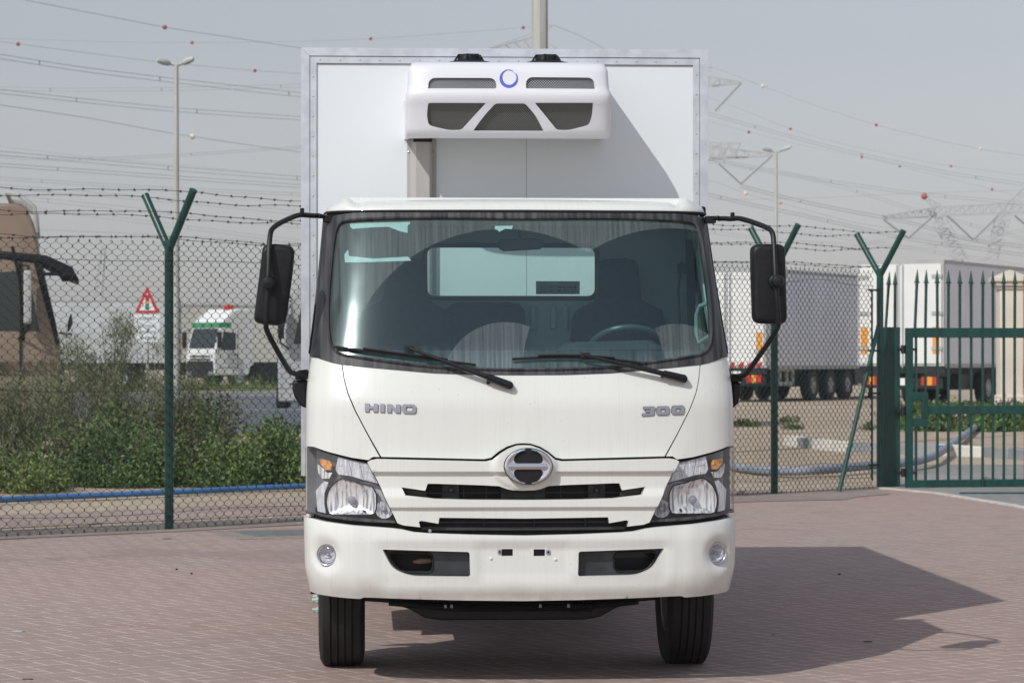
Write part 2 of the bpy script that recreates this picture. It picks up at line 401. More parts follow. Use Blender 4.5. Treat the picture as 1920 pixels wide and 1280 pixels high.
# ------------------------------------------------------------------ the land
def sheet(name, xs, ys, mat, dz=0.0, fz=None):
    me = bpy.data.meshes.new(name); vs = [(x, y, (fz(x, y) if fz else G(y)) + dz) for y in ys for x in xs]; nx = len(xs)
    fs = [(j * nx + i, j * nx + i + 1, (j + 1) * nx + i + 1, (j + 1) * nx + i) for j in range(len(ys) - 1) for i in range(nx - 1)]
    me.from_pydata(vs, [], fs); me.materials.append(mat); o = bpy.data.objects.new(name, me); COL.objects.link(o)
    for p in me.polygons: p.use_smooth = True
    return tag(o, kind='structure')
ysG = [-60, 0] + list(range(10, 130, 4)) + [150, 200, 300, 450, 700]
sheet('ground', [-700, -300, -120, -60, -30, -15, 0, 15, 30, 60, 120, 300, 700], ysG, mt['sand'])
def poly_sheet(name, pts, z, mat, th=0):
    mb = MB()
    if th: mb.prism([(p[0], p[1], z) for p in pts], (0, 0, -th))
    else: mb.add([(p[0], p[1], z) for p in pts], [tuple(range(len(pts)))])
    o = mb.build(name, mat, None, smooth=0, fix=bool(th)); return tag(o, kind='structure')
fA = PG(317, 993); fB = PG(1650, 915); fT = (fB - fA).normalized(); fN = Vector((fT.y, -fT.x, 0))   # fence line, normal towards the yard
f0 = fA - fT * 3.2
fT0 = (fA - PG(0, 1007)).normalized(); fN0 = Vector((fT0.y, -fT0.x, 0))
def fl(s, n=0): return fA + (fT * s + fN * n if s >= 0 else fT0 * s + fN0 * n)
yard = [(-14, 2), (14, 2), (26, 16), (26, 36.5), (9.2, 32.0)] + [tuple(fl(10.15, -.15)[:2]), tuple(fl(0, -.2)[:2]), tuple(fl(-16, -.2)[:2]), (-24, 6)]
poly_sheet('paving', yard, .004, mt['paving'])
# cement strip along the foot of the fence and the kerb edge by the gate
poly_sheet('concrete_strip', [fl(-14, .03)[:2], fl(-14, .28)[:2], fl(0, .33)[:2], fl(4, .5)[:2], fl(7.4, .9)[:2], fl(8.3, 1.35)[:2], fl(8.8, 1.1)[:2], fl(9.7, .95)[:2], fl(10.2, .1)[:2], fl(9, .0)[:2]], .009, mt['concrete'])
mt['conc2'] = sand_mat('pale_concrete', (.36, .35, .34), (.44, .42, .40), (.30, .28, .27), 1.2, .2)
e0 = PG(1650, 915); e1 = PG(1760, 925); e2 = PG(1905, 948); e3 = PG(2200, 1010)
poly_sheet('gate_apron', [e0[:2], e1[:2], e2[:2], e3[:2], (12, 34), (12, 36), (4.9, 36), (4.55, 33.4)], .010, mt['conc2'])
mb = MB(); mt['cemline'] = M('cement_line', (.62, .58, .52), .8, var=.15, scale=6)
for a, b_ in ((e0, e1), (e1, e2), (e2, e3)):
    d = (b_ - a).normalized(); n = Vector((-d.y, d.x, 0)); mb.prism([a + Vector((0, 0, .0)), b_, b_ - n * .10, a - n * .10], (0, 0, .018))
tag(mb.build('kerb_edge', mt['cemline'], smooth=0), kind='structure')
# pink paved path and sand beyond the fence
mt['redpath'] = sand_mat('worn_pink_paving', (.44, .335, .30), (.54, .43, .37), (.40, .29, .255), 1.3, .35)
poly_sheet('footpath', [fl(-16, -.22)[:2], fl(9.3, -.22)[:2], fl(9.3, -1.9)[:2], fl(-16, -2.4)[:2]], .006, mt['redpath'])
# grey gravelly track and road behind the gate
mt['gravel'] = sand_mat('gravel_track', (.38, .36, .34), (.46, .44, .41), (.28, .27, .26), 2.2, .8)
a = PG(1690, 905); b_ = PG(1690, 858)
poly_sheet('gravel_track', [(4.6, 34.2), (14, 35.6), (30, 38), (30, 46), (12, 43), (7, 41.5), (4.9, 38.2)], .005, mt['gravel'])
# asphalt road on the left
r0 = PG(300, 812).y; r1 = PG(300, 742).y
xr = [-90, -50, -25, -12, -6, -.5]
def gy(n, lo, hi): return [lo + (hi - lo) * i / n for i in range(n + 1)]
sheet('road', xr, gy(6, r0, r1), mt['asphalt'], .012)
def strip(name, x0, x1, py, wd, mat, dz=.018, h=0):
    Y = PG(300, py).y
    o = sheet(name, [x0, x1], [Y, Y + wd], mat, dz)
    if h:
        m = o.modifiers.new('t', 'SOLIDIFY'); m.thickness = h; m.offset = 1
    return o
ln = sheet('edge_line', [-90, -.5], [r1 - .9, r1 - .5], mt['ykerb'], .018)
ym = PG(300, 769).y
mbm = MB()
for k in range(-8, 1):
    x0 = -5.6 + k * 7.5 - 1.6
    mbm.add([(x0, ym, G(ym) + .018), (x0 + 3.4, ym, G(ym) + .018), (x0 + 3.4, ym + .3, G(ym + .3) + .018), (x0, ym + .3, G(ym + .3) + .018)], [(0, 1, 2, 3)])
tag(mbm.build('lane_markings', mt['mark'], smooth=0), kind='structure')
mt['grassy'] = sand_mat('grassy_verge', (.14, .15, .06), (.34, .30, .18), (.10, .13, .04), .8, .3)
mt['kerbg'] = M('road_kerb_grey', (.24, .24, .25), .8, var=.1)
kb = MB(); kb.b2((-90, r1 + .05, G(r1) - .1), (-.5, r1 + .35, G(r1) + .16)); tag(kb.build('road_kerb', mt['kerbg'], bevel=.02), kind='structure')
v1 = PG(300, 722).y
sheet('verge', xr, gy(6, r1 + .36, v1 + 1), mt['grassy'], .03)
sheet('yard_sand', [-120, -.5], gy(5, v1 + 1, v1 + 40), mt['sand'], .02)

# ================================================================== THE BOX TRUCK
TY = 12.8; TX = .057; TA = R(3.02)
truck = thing('box_truck', 'white refrigerated box truck parked facing the viewer on pink block paving', 'truck', (TX, TY, 0), TA)
cT, sT = math.cos(TA), math.sin(TA)
def to_local(p): dx, dy = p[0] - TX, p[1] - TY; return Vector((cT * dx + sT * dy, -sT * dx + cT * dy, p[2]))
def to_world(p): return Vector((TX + cT * p[0] - sT * p[1], TY + sT * p[0] + cT * p[1], p[2]))
O_l = to_local((0, 0, CH))
def ray(px, py):
    v = ((px - 960) / FPX, 1., (HZ - py) / FPX); return Vector((cT * v[0] + sT * v[1], -sT * v[0] + cT * v[1], v[2]))
def T(px, py, yl):      # point on truck plane y = yl seen at that pixel
    v = ray(px, py); t = (yl - O_l.y) / v.y; return O_l + v * t
class Surf:
    def __init__(s, W, yf, D, n=3.0, W0=1.0):
        s.W, s.yf, s.D, s.W0 = W, yf, D, W0
        th = np.linspace(0, math.pi / 2, 6001); tx = W0 * np.sin(th) ** (2 / n); ty = D * (1 - np.cos(th) ** (2 / n))
        ds = np.hypot(np.diff(tx), np.diff(ty)); u = np.concatenate([[0], np.cumsum(ds)])
        s.S = float(u[-1]); s.uu = np.linspace(0, s.S, 1500); s.tx = np.interp(s.uu, u, tx); s.ty = np.interp(s.uu, u, ty)
    def plan(s, u):
        a = abs(u)
        if a <= s.S: return float(np.interp(a, s.uu, s.tx)), float(np.interp(a, s.uu, s.ty))
        return s.W0, s.D + a - s.S
    def pt(s, u, z, off=0.0):
        X0, Y0 = s.plan(u); a = abs(u); e = .004; xa, ya = s.plan(max(0, a - e)); xb, yb = s.plan(a + e)
        dx, dy = xb - xa, yb - ya; l = math.hypot(dx, dy) or 1; k = s.W(z) / s.W0
        x = X0 * k + off * dy / l; y = s.yf(z) + Y0 - off * dx / l
        return Vector((math.copysign(1, u) * x if u else 0.0, y, z))
    def u_of_x(s, x, z):
        return math.copysign(float(np.interp(min(abs(x) / s.W(z) * s.W0, s.W0), s.tx, s.uu)), x)
    def inv(s, px, py):
        v = ray(px, py); y = s.yf(1.2)
        for _ in range(40):
            t = (y - O_l.y) / v.y; q = O_l + v * t; u = s.u_of_x(q.x, q.z); yn = s.pt(u, q.z).y
            y += (yn - y) * .6
        return u, q.z
    def E(s, u, py):
        z = 1.2
        for _ in range(40):
            p = to_world(s.pt(u, z)); z = CH + (HZ - py) * p.y / FPX
        return u, z
    def outl(s, pts, side=None):   # pixel list -> (u,z). ('u',u,py) marks a point at a given u; ('z',u,z) a direct one
        o = []
        for p in pts:
            if p[0] == 'u': o.append(s.E(p[1], p[2]))
            elif p[0] == 'z': o.append((p[1], p[2]))
            else: o.append(s.inv(*p))
        return o
def mir(o): return [(-u, z) for u, z in reversed(o)]
def sym(half):  # half outline from top centre round the left side to bottom centre -> closed symmetric outline
    h = [(-abs(u), z) for u, z in half]; return h + [(-u, z) for u, z in reversed(h) if abs(u) > 1e-4]
def resample(pts, g):
    o = []; n = len(pts)
    for i in range(n):
        a, b = pts[i], pts[(i + 1) % n]; d = math.hypot(b[0] - a[0], b[1] - a[1]); k = max(1, int(math.ceil(d / g)))
        for j in range(k): o.append((a[0] + (b[0] - a[0]) * j / k, a[1] + (b[1] - a[1]) * j / k))
    return o
def smoothp(pts, it=2, corners=()):
    """Chaikin rounding of a closed outline, keeping the listed corner indices sharp"""
    cur = [(p, i in corners) for i, p in enumerate(pts)]
    for _ in range(it):
        nx = []; n = len(cur)
        for i in range(n):
            (p, c) = cur[i]; (q, cq) = cur[(i + 1) % n]
            if c: nx.append((p, True))
            else: nx.append((((p[0] * .75 + q[0] * .25), (p[1] * .75 + q[1] * .25)), False))
            if cq: nx.append((((p[0] * .25 + q[0] * .75), (p[1] * .25 + q[1] * .75)), False))
            else: nx.append((((p[0] * .25 + q[0] * .75), (p[1] * .25 + q[1] * .75)), False))
        cur = nx
    return [p for p, c in cur]
def inside(poly, x, y):
    r = False; n = len(poly); j = n - 1
    for i in range(n):
        xi, yi = poly[i]; xj, yj = poly[j]
        if (yi > y) != (yj > y) and x < (xj - xi) * (y - yi) / (yj - yi) + xi: r = not r
        j = i
    return r
def patch(s, outer, holes=(), off=0.0, thick=.02, g=.04, mb=None, warp=None):
    """a bent sheet following surface s inside the outline; off may be a function of (u,z)"""
    mb = mb or MB(); loops = [resample(outer, g)] + [resample(h, g) for h in holes]
    V = []; E = []
    for lp in loops:
        n0 = len(V); V += lp; E += [(n0 + i, n0 + (i + 1) % len(lp)) for i in range(len(lp))]
    us = [p[0] for p in loops[0]]; zs = [p[1] for p in loops[0]]
    u = math.floor(min(us) / g) * g
    r_ = random.Random(3)
    while u < max(us):
        z = math.floor(min(zs) / g) * g
        while z < max(zs):
            q = (u + .013 * g, z + .017 * g)
            if inside(loops[0], *q) and not any(inside(h, *q) for h in loops[1:]):
                if all(abs(q[0] - p[0]) + abs(q[1] - p[1]) > g * .4 for p in V[:E[-1][0] + 1] if abs(q[0] - p[0]) < g): V.append(q)
            z += g
        u += g
    vv, ee, ff, _, _, _ = delaunay_2d_cdt([Vector(p) for p in V], E, [], 0, 1e-6)
    tri = []
    for f in ff:
        cx = sum(vv[i][0] for i in f) / len(f); cy = sum(vv[i][1] for i in f) / len(f)
        if inside(loops[0], cx, cy) and not any(inside(h, cx, cy) for h in loops[1:]): tri.append(tuple(f))
    fo = off if callable(off) else (lambda a, b: off)
    front = [s.pt(p[0], p[1], fo(p[0], p[1])) for p in vv]
    if thick:
        back = [s.pt(p[0], p[1], fo(p[0], p[1]) - thick) for p in vv]
        n = len(vv); fs = list(tri) + [tuple(n + i for i in reversed(f)) for f in tri]
        de = {}
        for f in tri:
            for i in range(len(f)): de[(f[i], f[(i + 1) % len(f)])] = 1
        for (a, b) in de:
            if (b, a) not in de: fs.append((b, a, n + a, n + b))
        mb.add(front + back, fs)
    else: mb.add(front, tri)
    return mb
def lerpf(tab):
    xs = [a for a, b in tab]; ys = [b for a, b in tab]
    return lambda z: float(np.interp(z, xs, ys))
def smoothf(tab, wdt=.03):
    f = lerpf(tab); return lambda z: (f(z - wdt) + f(z + wdt) + 2 * f(z)) / 4
Wc = smoothf([(.4, 1.012), (.8, 1.018), (1.15, 1.020), (1.40, 1.015), (1.543, .998), (1.703, .978), (1.95, .952), (2.25, .928), (2.4, .925)])
Yc = smoothf([(.4, .06), (.7, .055), (1.07, .07), (1.33, .085), (1.45, .128), (1.50, .150), (1.65, .210), (1.80, .2745), (1.95, .343), (2.10, .416), (2.25, .495), (2.5, .63)], .02)
cab = Surf(Wc, Yc, .33, 4.0)
S = cab.S
# ---------------- cab shell: rear corner posts, side doors, roof, floor, back wall
BK = 1.32                                                    # back of the cab
def uend(z): return S + BK - Yc(z) - cab.D
body = MB()
ud = S + .10
def side_outline(u0f, u1f, z0, z1, n=14):
    zs = [z0 + (z1 - z0) * i / n for i in range(n + 1)]
    return [(u0f(z), z) for z in zs] + [(u1f(z), z) for z in reversed(zs)]
wz0, wz1 = 1.50, 2.14
win = smoothp([(ud + .16, wz0), (ud + .72, wz0), (ud + .62, wz1), (ud + .33, wz1)], 2)
win = [(ud + .07, wz0), (ud + .50, wz0), (ud + .38, wz1), (ud + .14, wz1)]
dout = side_outline(lambda z: ud, lambda z: uend(z) - .16, .72, 2.24)
bout = side_outline(lambda z: uend(z) - .152, lambda z: uend(z), .72, 2.25)
for sgn in (1, -1):
    f = (lambda o: o) if sgn > 0 else mir
    patch(cab, f(bout), off=0, thick=.03, g=.08, mb=body)
# roof
def top_loop():
    L = []
    ut = uend(2.25); n = 150
    for i in range(n + 1):
        p = cab.pt(-ut + 2 * ut * i / n, 2.25); L.append((p.x, p.y))
    return L
tl = top_loop(); rows = []
for a in [0, 10, 22, 36, 50, 65, 80, 90]:
    c = 1 - math.cos(R(a)); row = []
    for x, y in tl:
        x2 = x * (1 - .045 * c); y2 = .9 + (y - .9) * (1 - (.45 if y < .9 else .02) * c)
        z = 2.248 + .046 * math.sin(R(a)) + .016 * (1 - (x2 / .93) ** 2) * math.sin(R(a))
        z += (.024 * math.exp(-((abs(x2) - .832) / .034) ** 2) - .014 * math.exp(-((abs(x2) - .772) / .018) ** 2)) * math.sin(R(a))
        row.append((x2, y2, z))
    rows.append(row)
nt = len(tl)
vs = [p for r_ in rows for p in r_]; fs = [(j * nt + i, j * nt + i + 1, (j + 1) * nt + i + 1, (j + 1) * nt + i) for j in range(len(rows) - 1) for i in range(nt - 1)]
# roof skin between left and right halves of the last ring
lr = rows[-1]; base = (len(rows) - 1) * nt
for i in range(nt // 2): fs.append((base + i, base + i + 1, base + nt - 2 - i, base + nt - 1 - i)) if i + 1 < nt - 2 - i else None
body.add(vs, fs)
# back edge of the roof
body.b2((-.93, BK - .03, 2.10), (.93, BK - .001, 2.30))
body.b2((-.98, BK - .03, .72), (.98, BK - .001, 1.10))
cabo = body.build('cab', mt['paint'], truck, smooth=38)
# cab floor, and a dark sheet added behind front panels so gaps read dark
dk = MB()
patch(cab, [(-ud - .02, .60), (ud + .02, .60), (ud + .02, 1.40), (-ud - .02, 1.40)], off=-.10, thick=.02, g=.12, mb=dk)
dk.b2((-.95, .40, .70), (.95, BK - .05, .74))
dk.build('gap_backing', mt['dark'], cabo)
# doors
for sgn in (1, -1):
    f = (lambda o: o) if sgn > 0 else mir
    d = patch(cab, f(dout), [f(win)], off=0, thick=.035, g=.07).build('door', mt['paint'], truck, smooth=38, bevel=.003)
    patch(cab, f(win), off=-.012, thick=.005, g=.1).build('window', mt['fglass'], d)
    hd = MB(); q = cab.pt(sgn * (ud + .46), 1.36); hd.box((q.x + sgn * .02, q.y, 1.36), (.03, .18, .035)); hd.build('handle', mt['blk'], d, bevel=.008)
# ---------------- bonnet and corner panels
BH = [(980, 703.5), (897, 703), (813, 700), (700, 690), (642.5, 684.2)]
seam = [(642.5, 684.2), (646, 707.5), (653.7, 737.5), (667.5, 770), (690, 812.5), (715, 856.0)]
hb = [(715, 856.0), (785, 857.5), (908, 860.3), (921, 857.5), (935, 846), (950, 837), (968, 831.2), (980, 830.5)]
gapz = .0032
hood = sym(cab.outl(BH) + cab.outl(seam[1:]) + cab.outl(hb[1:]))
hp = patch(cab, hood, off=.0, thick=.03, g=.035).build('hood_panel', mt['paint'], cabo, smooth=40, bevel=.003)
Bseam = cab.outl([(640.3, 684.0), (643.8, 708), (651.4, 738.1), (665.2, 770.6), (687.7, 813.1), (711.6, 856.2)])
corner = cab.outl([('u', -ud + .01, 664), ('u', -S + .06, 667.5), (596, 671), (625, 680.5)]) + Bseam + cab.outl([(699, 856), (690.5, 862.0), (660, 857.7), (615.5, 846.6), (590, 837.5), ('u', -S + .05, 832), ('u', -ud + .01, 820)])
corner2 = [('z', -ud + .01, .80), ('z', -ud + .01, .80)]
for sgn in (-1, 1):
    f = (lambda o: o) if sgn < 0 else mir
    patch(cab, f(corner), off=.0, thick=.03, g=.035).build('corner_panel', mt['paint'], cabo, smooth=40, bevel=.003)
    
    lowc = [(-ud + .01, .80), (-ud + .01, 1.12), (-S - .06, 1.105), (-S - .06, .80)]
    patch(cab, f(lowc), off=-.002, thick=.03, g=.05).build('wheel_arch_panel', mt['paint'], cabo, smooth=40, bevel=.003)
# ---------------- windscreen: black surround, glass
wt_top = [(980, 393.4), (841, 393.3), (706, 395.2), (655, 400), (625, 404.5)]
fr_out = sym(cab.outl(wt_top) + [cab.E(-S + .05, 406), cab.E(-ud, 406.5)] + [cab.E(-ud, z) for z in (450, 500, 550, 600, 650)] +
             cab.outl([('u', -ud, 663.5), ('u', -S + .06, 667), (596, 670.3), (625, 679.8), (642, 683.3), (700, 689.2), (813, 699.2), (897, 702.2), (980, 702.7)]))
gl = sym(cab.outl([(982, 409), (813, 407), (700, 409.5), (655, 412.5), (640, 416), (632, 426), (626, 460), (621, 510), (617.5, 560), (616.5, 600), (618, 628), (622, 645), (629, 657), (640, 664), (665, 668.5), (700, 674), (813, 688.2), (897, 691.8), (982, 692.5)]))
frm = patch(cab, fr_out, [gl], off=.004, thick=.02, g=.035).build('windshield_surround', mt['blk_dusty'], cabo, smooth=40, bevel=.002)
# raised rubber strip round the glass and dark side mouldings
mbx = MB(); ring = [cab.pt(u, z, .008) for u, z in resample(smoothp([((u) * 1.0, z) for u, z in gl], 1), .04)]; mbx.tube(ring + [ring[0]], .0065, 6, cap=False); mbx.build('rubber_seal', mt['blk_dusty'], frm)
for sgn in (-1, 1):
    mbx = MB(); pth = []
    for py in range(410, 669, 14):
        u, z = cab.E(-S + .06 + .02 * (py - 410) / 260, py); pth.append(cab.pt(-sgn * u, z, .007))
    mbx.tube(pth, .006, 6); mbx.build('side_moulding', mt['blk'], frm)
# sun visor strip line on top of the screen
mbx = MB(); mbx.tube([cab.pt(u, 2.243, .006) for u in np.linspace(-S + .02, S - .02, 50)], .006, 6); mbx.build('top_seal', mt['rubber'], frm)

# glass material, with the dust left outside the wiped sweeps
def glass_mat():
    m = bpy.data.materials.new('windscreen_glass'); m.use_nodes = True; t = m.node_tree; N = t.nodes; L = t.links
    for n in list(N): N.remove(n)
    out = N.new('ShaderNodeOutputMaterial'); v, x, y, z = coords(t)
    pl = T(950, 722, .12); pr = T(1275, 712, .12); k = 12.95 / FPX
    def dist(p): dx = x - p.x; dz = (z - p.z) * 1.02; return (dx * dx + dz * dz).sqrt()
    def ann(p, r1, r2): d = dist(p); return d.gt(r1 * k) * d.lt(r2 * k)
    clean = ann(pl, 121, 304).max(ann(pr, 108, 297) * x.lt(.915))
    streak = noise(t, coords(t, scale=(42, .8, .7))[0], 2.2, 4, .6).smooth(.28, .80)
    fine = noise(t, v, 60, 4, .7).smooth(.35, .75)
    blot = noise(t, v, 3.5, 5, .6).smooth(.35, .65)
    low = 1 - z.smooth(1.50, 1.62)
    dust = (1 - clean) * (streak * .11 + fine * .015 + .055) + clean * .003
    dust = dust + low * streak * .16
    tr = N.new('ShaderNodeBsdfTransparent'); tr.inputs[0].default_value = (.60, .82, .79, 1)
    gg = N.new('ShaderNodeBsdfGlossy'); gg.inputs['Roughness'].default_value = .045; gg.inputs[0].default_value = (.50, .72, .82, 1)
    g2 = N.new('ShaderNodeBsdfGlossy'); g2.inputs['Roughness'].default_value = .16; g2.inputs[0].default_value = (.80, 1, 1, 1)
    fr = schlick(t)
    mx = N.new('ShaderNodeMixShader'); L.new(fr.o, mx.inputs[0]); L.new(tr.outputs[0], mx.inputs[1]); L.new(gg.outputs[0], mx.inputs[2])
    m3 = N.new('ShaderNodeMixShader'); m3.inputs[0].default_value = .055; L.new(mx.outputs[0], m3.inputs[1]); L.new(g2.outputs[0], m3.inputs[2])
    df = N.new('ShaderNodeBsdfDiffuse'); df.inputs[0].default_value = (.56, .64, .62, 1)
    m4 = N.new('ShaderNodeMixShader'); L.new(dust.o, m4.inputs[0]); L.new(m3.outputs[0], m4.inputs[1]); L.new(df.outputs[0], m4.inputs[2])
    L.new(m4.outputs[0], out.inputs[0]); return m
ws = patch(cab, gl, off=-.004, thick=0, g=.035).build('windshield', glass_mat(), cabo, smooth=60)
for pts in ([(655, 419), (700, 417.5), (768, 415.8), (769, 419), (764, 423), (764, 436.5), (752, 434), (741, 430), (728, 425), (700, 426), (660, 429), (655, 425)],
            [(644, 477), (651, 468), (653, 480), (700, 484.5), (765, 481), (771, 488.5), (700, 491), (645, 492)],
            [(928, 423.5), (962, 423), (960, 429.5), (948, 428.5), (936, 434.5), (933, 431), (928, 430)]):
    patch(cab, cab.outl(pts), off=-.010, thick=.001, g=.03).build('torn_tape', mt['tape'], ws, smooth=0)
# ---------------- grille: upper bar with the emblem hood, lower bar, slanted side frames (one pressed piece with a slot)
go = [(980, 833.5), (968, 834.2), (952, 840), (938, 848.5), (923, 861), (910, 864), (785, 861.3), (708, 859.3), (697, 861.5), (691.5, 865.5),
      (712.5, 907.5), (730, 945), (746, 979.5), (757.5, 983.7), (788, 987), (785.5, 977), (790, 975), (822, 980.5), (823.7, 969.2), (900, 970.2), (980, 970.8)]
slot = [(980, 918.5), (960, 918), (949, 915.6), (935, 910.3), (900, 908.5), (815, 905.8), (802, 905.8), (797.5, 918.8), (753.5, 912.6), (761, 927.5), (803, 932), (815, 933.6), (880, 935.4), (980, 936)]
OC, OS = cab.outl(go), cab.outl(slot)
gro, grs = sym(OC), sym(OS)
zc = lambda py: CH + (HZ - py) * 12.93 / FPX
zA, zB = zc(884), zc(904)
cxE, czE = cab.inv(982, 872)[0] * 0, zc(871.5)
def goff(u, z):
    o = .022 + .028 * sstep(S * .98, S * .55, abs(u))
    x = abs(u)
    # upper bar: crease, below it the face runs inwards
    up = sstep(zA + .004, zA - .005, z) * sstep(zc(930), zc(912), z)
    lo = sstep(zc(950) + .003, zc(950) - .004, z)
    o -= .022 * up + .018 * lo * sstep(.66, .60, x)
    r = math.hypot((u) / .140, (z - czE) / .108)
    o += .020 * sstep(1.12, .92, r)
    return o
grille = patch(cab, gro, [grs], off=goff, thick=.045, g=.011).build('grille', mt['paint'], truck, smooth=50, bevel=.004)
# slats behind the openings
sb = MB()
for z0, z1, ww in ((zc(938), zc(900), .62), (zc(1004), zc(966), .60)):
    patch(cab, [(-ww, z0), (ww, z0), (ww, z1), (-ww, z1)], off=-.075, thick=.01, g=.08, mb=sb)
sb.build('grille_backing', mt['dark'], grille)  # dark sheet added so the grille openings read as deep shade
sl_ = MB()
def slat(z, ww, h, off=-.015, d=.02):
    patch(cab, [(-ww, z - h / 2), (ww, z - h / 2), (ww, z + h / 2), (-ww, z + h / 2)], off=off, thick=d, g=.05, mb=sl_)
slat(zc(922.5), .59, .0028); slat(zc(934.5), .60, .006, -.005)
for px in (912, 870, 1000, 1052, 960, 830, 1128): 
    u, z = cab.inv(px, 921); patch(cab, [(u - .0016, zc(936)), (u + .0016, zc(936)), (u + .0016, zc(903)), (u - .0016, zc(903))], off=-.016, thick=.01, g=.04, mb=sl_)
sl_.build('slats', mt['chassis'], grille, smooth=0)
mt['slat'] = M('charcoal_grille', (.035, .038, .040), .5, var=.2, scale=20)
sb = MB()
for a, b_ in ((830, 861), (1104, 1136), (940, 1023)):
    ua, ub = cab.inv(a, 920)[0], cab.inv(b_, 920)[0]; patch(cab, [(ua, zc(935)), (ub, zc(935)), (ub, zc(905)), (ua, zc(905))], off=-.035, thick=.008, g=.05, mb=sb)
for px in (846, 1120):
    u, z = cab.inv(px, 919); p = cab.pt(u, z, -.03); sb.lathe([(.001, -.014), (.010, -.012), (.014, -.004), (.014, .01)], p, 'Y', 16)
sb.build('sensor_plate', mt['slat'], grille, split=True)
sb = MB()
for sgn in (1, -1):
    o = cab.outl([(756, 914.5), (797, 920), (801, 931), (764, 926)]); o = o if sgn < 0 else mir(o)
    patch(cab, o, off=-.014, thick=.008, g=.03, mb=sb)
sb.build('mesh_insert', line_grid_mat('fine_black_mesh', (.006, .006, .006), (.05, .05, .05), .012, .3), grille, split=True)
lowb = MB()
patch(cab, sym(cab.outl([(980, 1010), (700, 1000), (596, 985), ('u', -S, 985), ('u', -S, 950), (700, 955), (980, 962)])), off=-.045, thick=.01, g=.06, mb=lowb)
lowb.build('lower_black_panel', mt['dark'], grille)
lb = MB()
for py, h, o_ in ((979, .004, -.02), (989, .012, .0)):
    patch(cab, sym(cab.outl([(980, py - 1), (840, py - 1), (790, py - 1), (790, py + h * 400), (980, py + h * 400)])), off=o_ - .012, thick=.02, g=.05, mb=lb)
for px in (908, 1002, 1098): u, z = cab.inv(px, 975); patch(cab, [(u - .002, zc(988)), (u + .002, zc(988)), (u + .002, zc(966)), (u - .002, zc(966))], off=-.02, thick=.01, g=.04, mb=lb)
lb.build('lower_slats', mt['slat'], grille, smooth=0)
# small towing pin head
p = cab.pt(*cab.inv(806, 994)); mbx = MB(); mbx.lathe([(.001, -.012), (.007, -.010), (.0085, -.002), (.0085, .01)], p - Vector((0, .02, 0)), 'Y', 16); mbx.build('pin', mt['letter'], grille)
# ---------------- emblem
u0, z0 = 0.018, zc(871.7)
AX, AZ = 44.3 * 12.85 / FPX, 33.6 * 12.85 / FPX
def ell(k, a0, a1, n, kz=None): kz = kz or k; return [(u0 + AX * k * math.cos(R(a0 + (a1 - a0) * i / n)), z0 + AZ * kz * math.sin(R(a0 + (a1 - a0) * i / n))) for i in range(n + 1)]
eoff = .078
emb = patch(cab, ell(1.02, 0, 360, 60)[:-1], off=eoff - .006, thick=.02, g=.03).build('emblem', mt['blk'], grille)
ch = MB()
L1 = ell(.985, 98, 262, 40) + [(u0 - AX * .13, z0 - AZ * .90)] + [(u0 + AX * math.cos(R(q)) * r, z0 + AZ * math.sin(R(q)) * r) for q, r in ((247, .90), (235, .84), (222, .77), (210, .70), (203, .62))] + [(u0 - AX * .54, z0 - AZ * .19), (u0 - AX * .46, z0 - AZ * .165)]
L2 = [(u0 - AX * .46, z0 + AZ * .165), (u0 - AX * .54, z0 + AZ * .19)] + [(u0 + AX * math.cos(R(q)) * r, z0 + AZ * math.sin(R(q)) * r) for q, r in ((157, .62), (150, .70), (138, .78), (125, .85), (113, .90))] + [(u0 - AX * .13, z0 + AZ * .90)]
mi = lambda L: [(2 * u0 - p[0], p[1]) for p in reversed(L)]
def eo(u, z):
    r = math.hypot((u - u0) / AX, (z - z0) / AZ); bar = .006 * max(0, 1 - abs(z - z0) / (AZ * .17)) if r < .8 else 0
    return eoff + .004 + bar + .005 * max(0, 1 - abs(r - .9) / .12)
patch(cab, L1 + mi(L1)[:-41] + mi(L1)[-41:] + mi(L2) + L2, off=eo, thick=.01, g=.006, mb=ch)
ch.build('chrome_mark', mt['chrome'], emb, smooth=60)
# ---------------- lettering
def letters(name, polys, zx, zy, sc_):
    top, und = MB(), MB()
    for outer, hole in polys:
        f = lambda q: [cab.inv(zx + a / sc_, zy + b / sc_) for a, b in q]
        o = f(outer); h = [f(hole)] if hole else []
        patch(cab, o, h, off=.007, thick=.004, g=.03, mb=top)
        cx = sum(p[0] for p in outer) / len(outer); cy = sum(p[1] for p in outer) / len(outer)
        o2 = f([(cx + (a - cx) * (1 + 7 / max(30, abs(a - cx) + 20)), cy + (b - cy) * (1 + 8 / max(25, abs(b - cy)))) for a, b in outer]) if len(outer) < 60 else o
        patch(cab, f([(a + 1.6, b + 2.6) for a, b in outer]), [f([(a + 1.6, b + 2.6) for a, b in hole])] if hole else [], off=.0045, thick=.004, g=.03, mb=und)
        patch(cab, f([(a - 1.8, b - 1.8) for a, b in outer]), [f([(a - 1.8, b - 1.8) for a, b in hole])] if hole else [], off=.0040, thick=.004, g=.03, mb=und)
    a = und.build(name, mt['rubber'], hp, smooth=0); top.build('silver_face', mt['letter'], a, smooth=0, bevel=.0008); return a
def rr(x0, y0, x1, y1, r, sk=0, sy=0):
    o = []
    for cx, cy, a0 in ((x1 - r, y0 + r, -90), (x1 - r, y1 - r, 0), (x0 + r, y1 - r, 90), (x0 + r, y0 + r, 180)):
        for i in range(5): a = R(a0 + i * 22.5); o.append((cx + r * math.cos(a), cy + r * math.sin(a)))
    mx, my = (x0 + x1) / 2, (y0 + y1) / 2
    return [(x + sk * (my - y), y + sy * (x - mx)) for x, y in o]
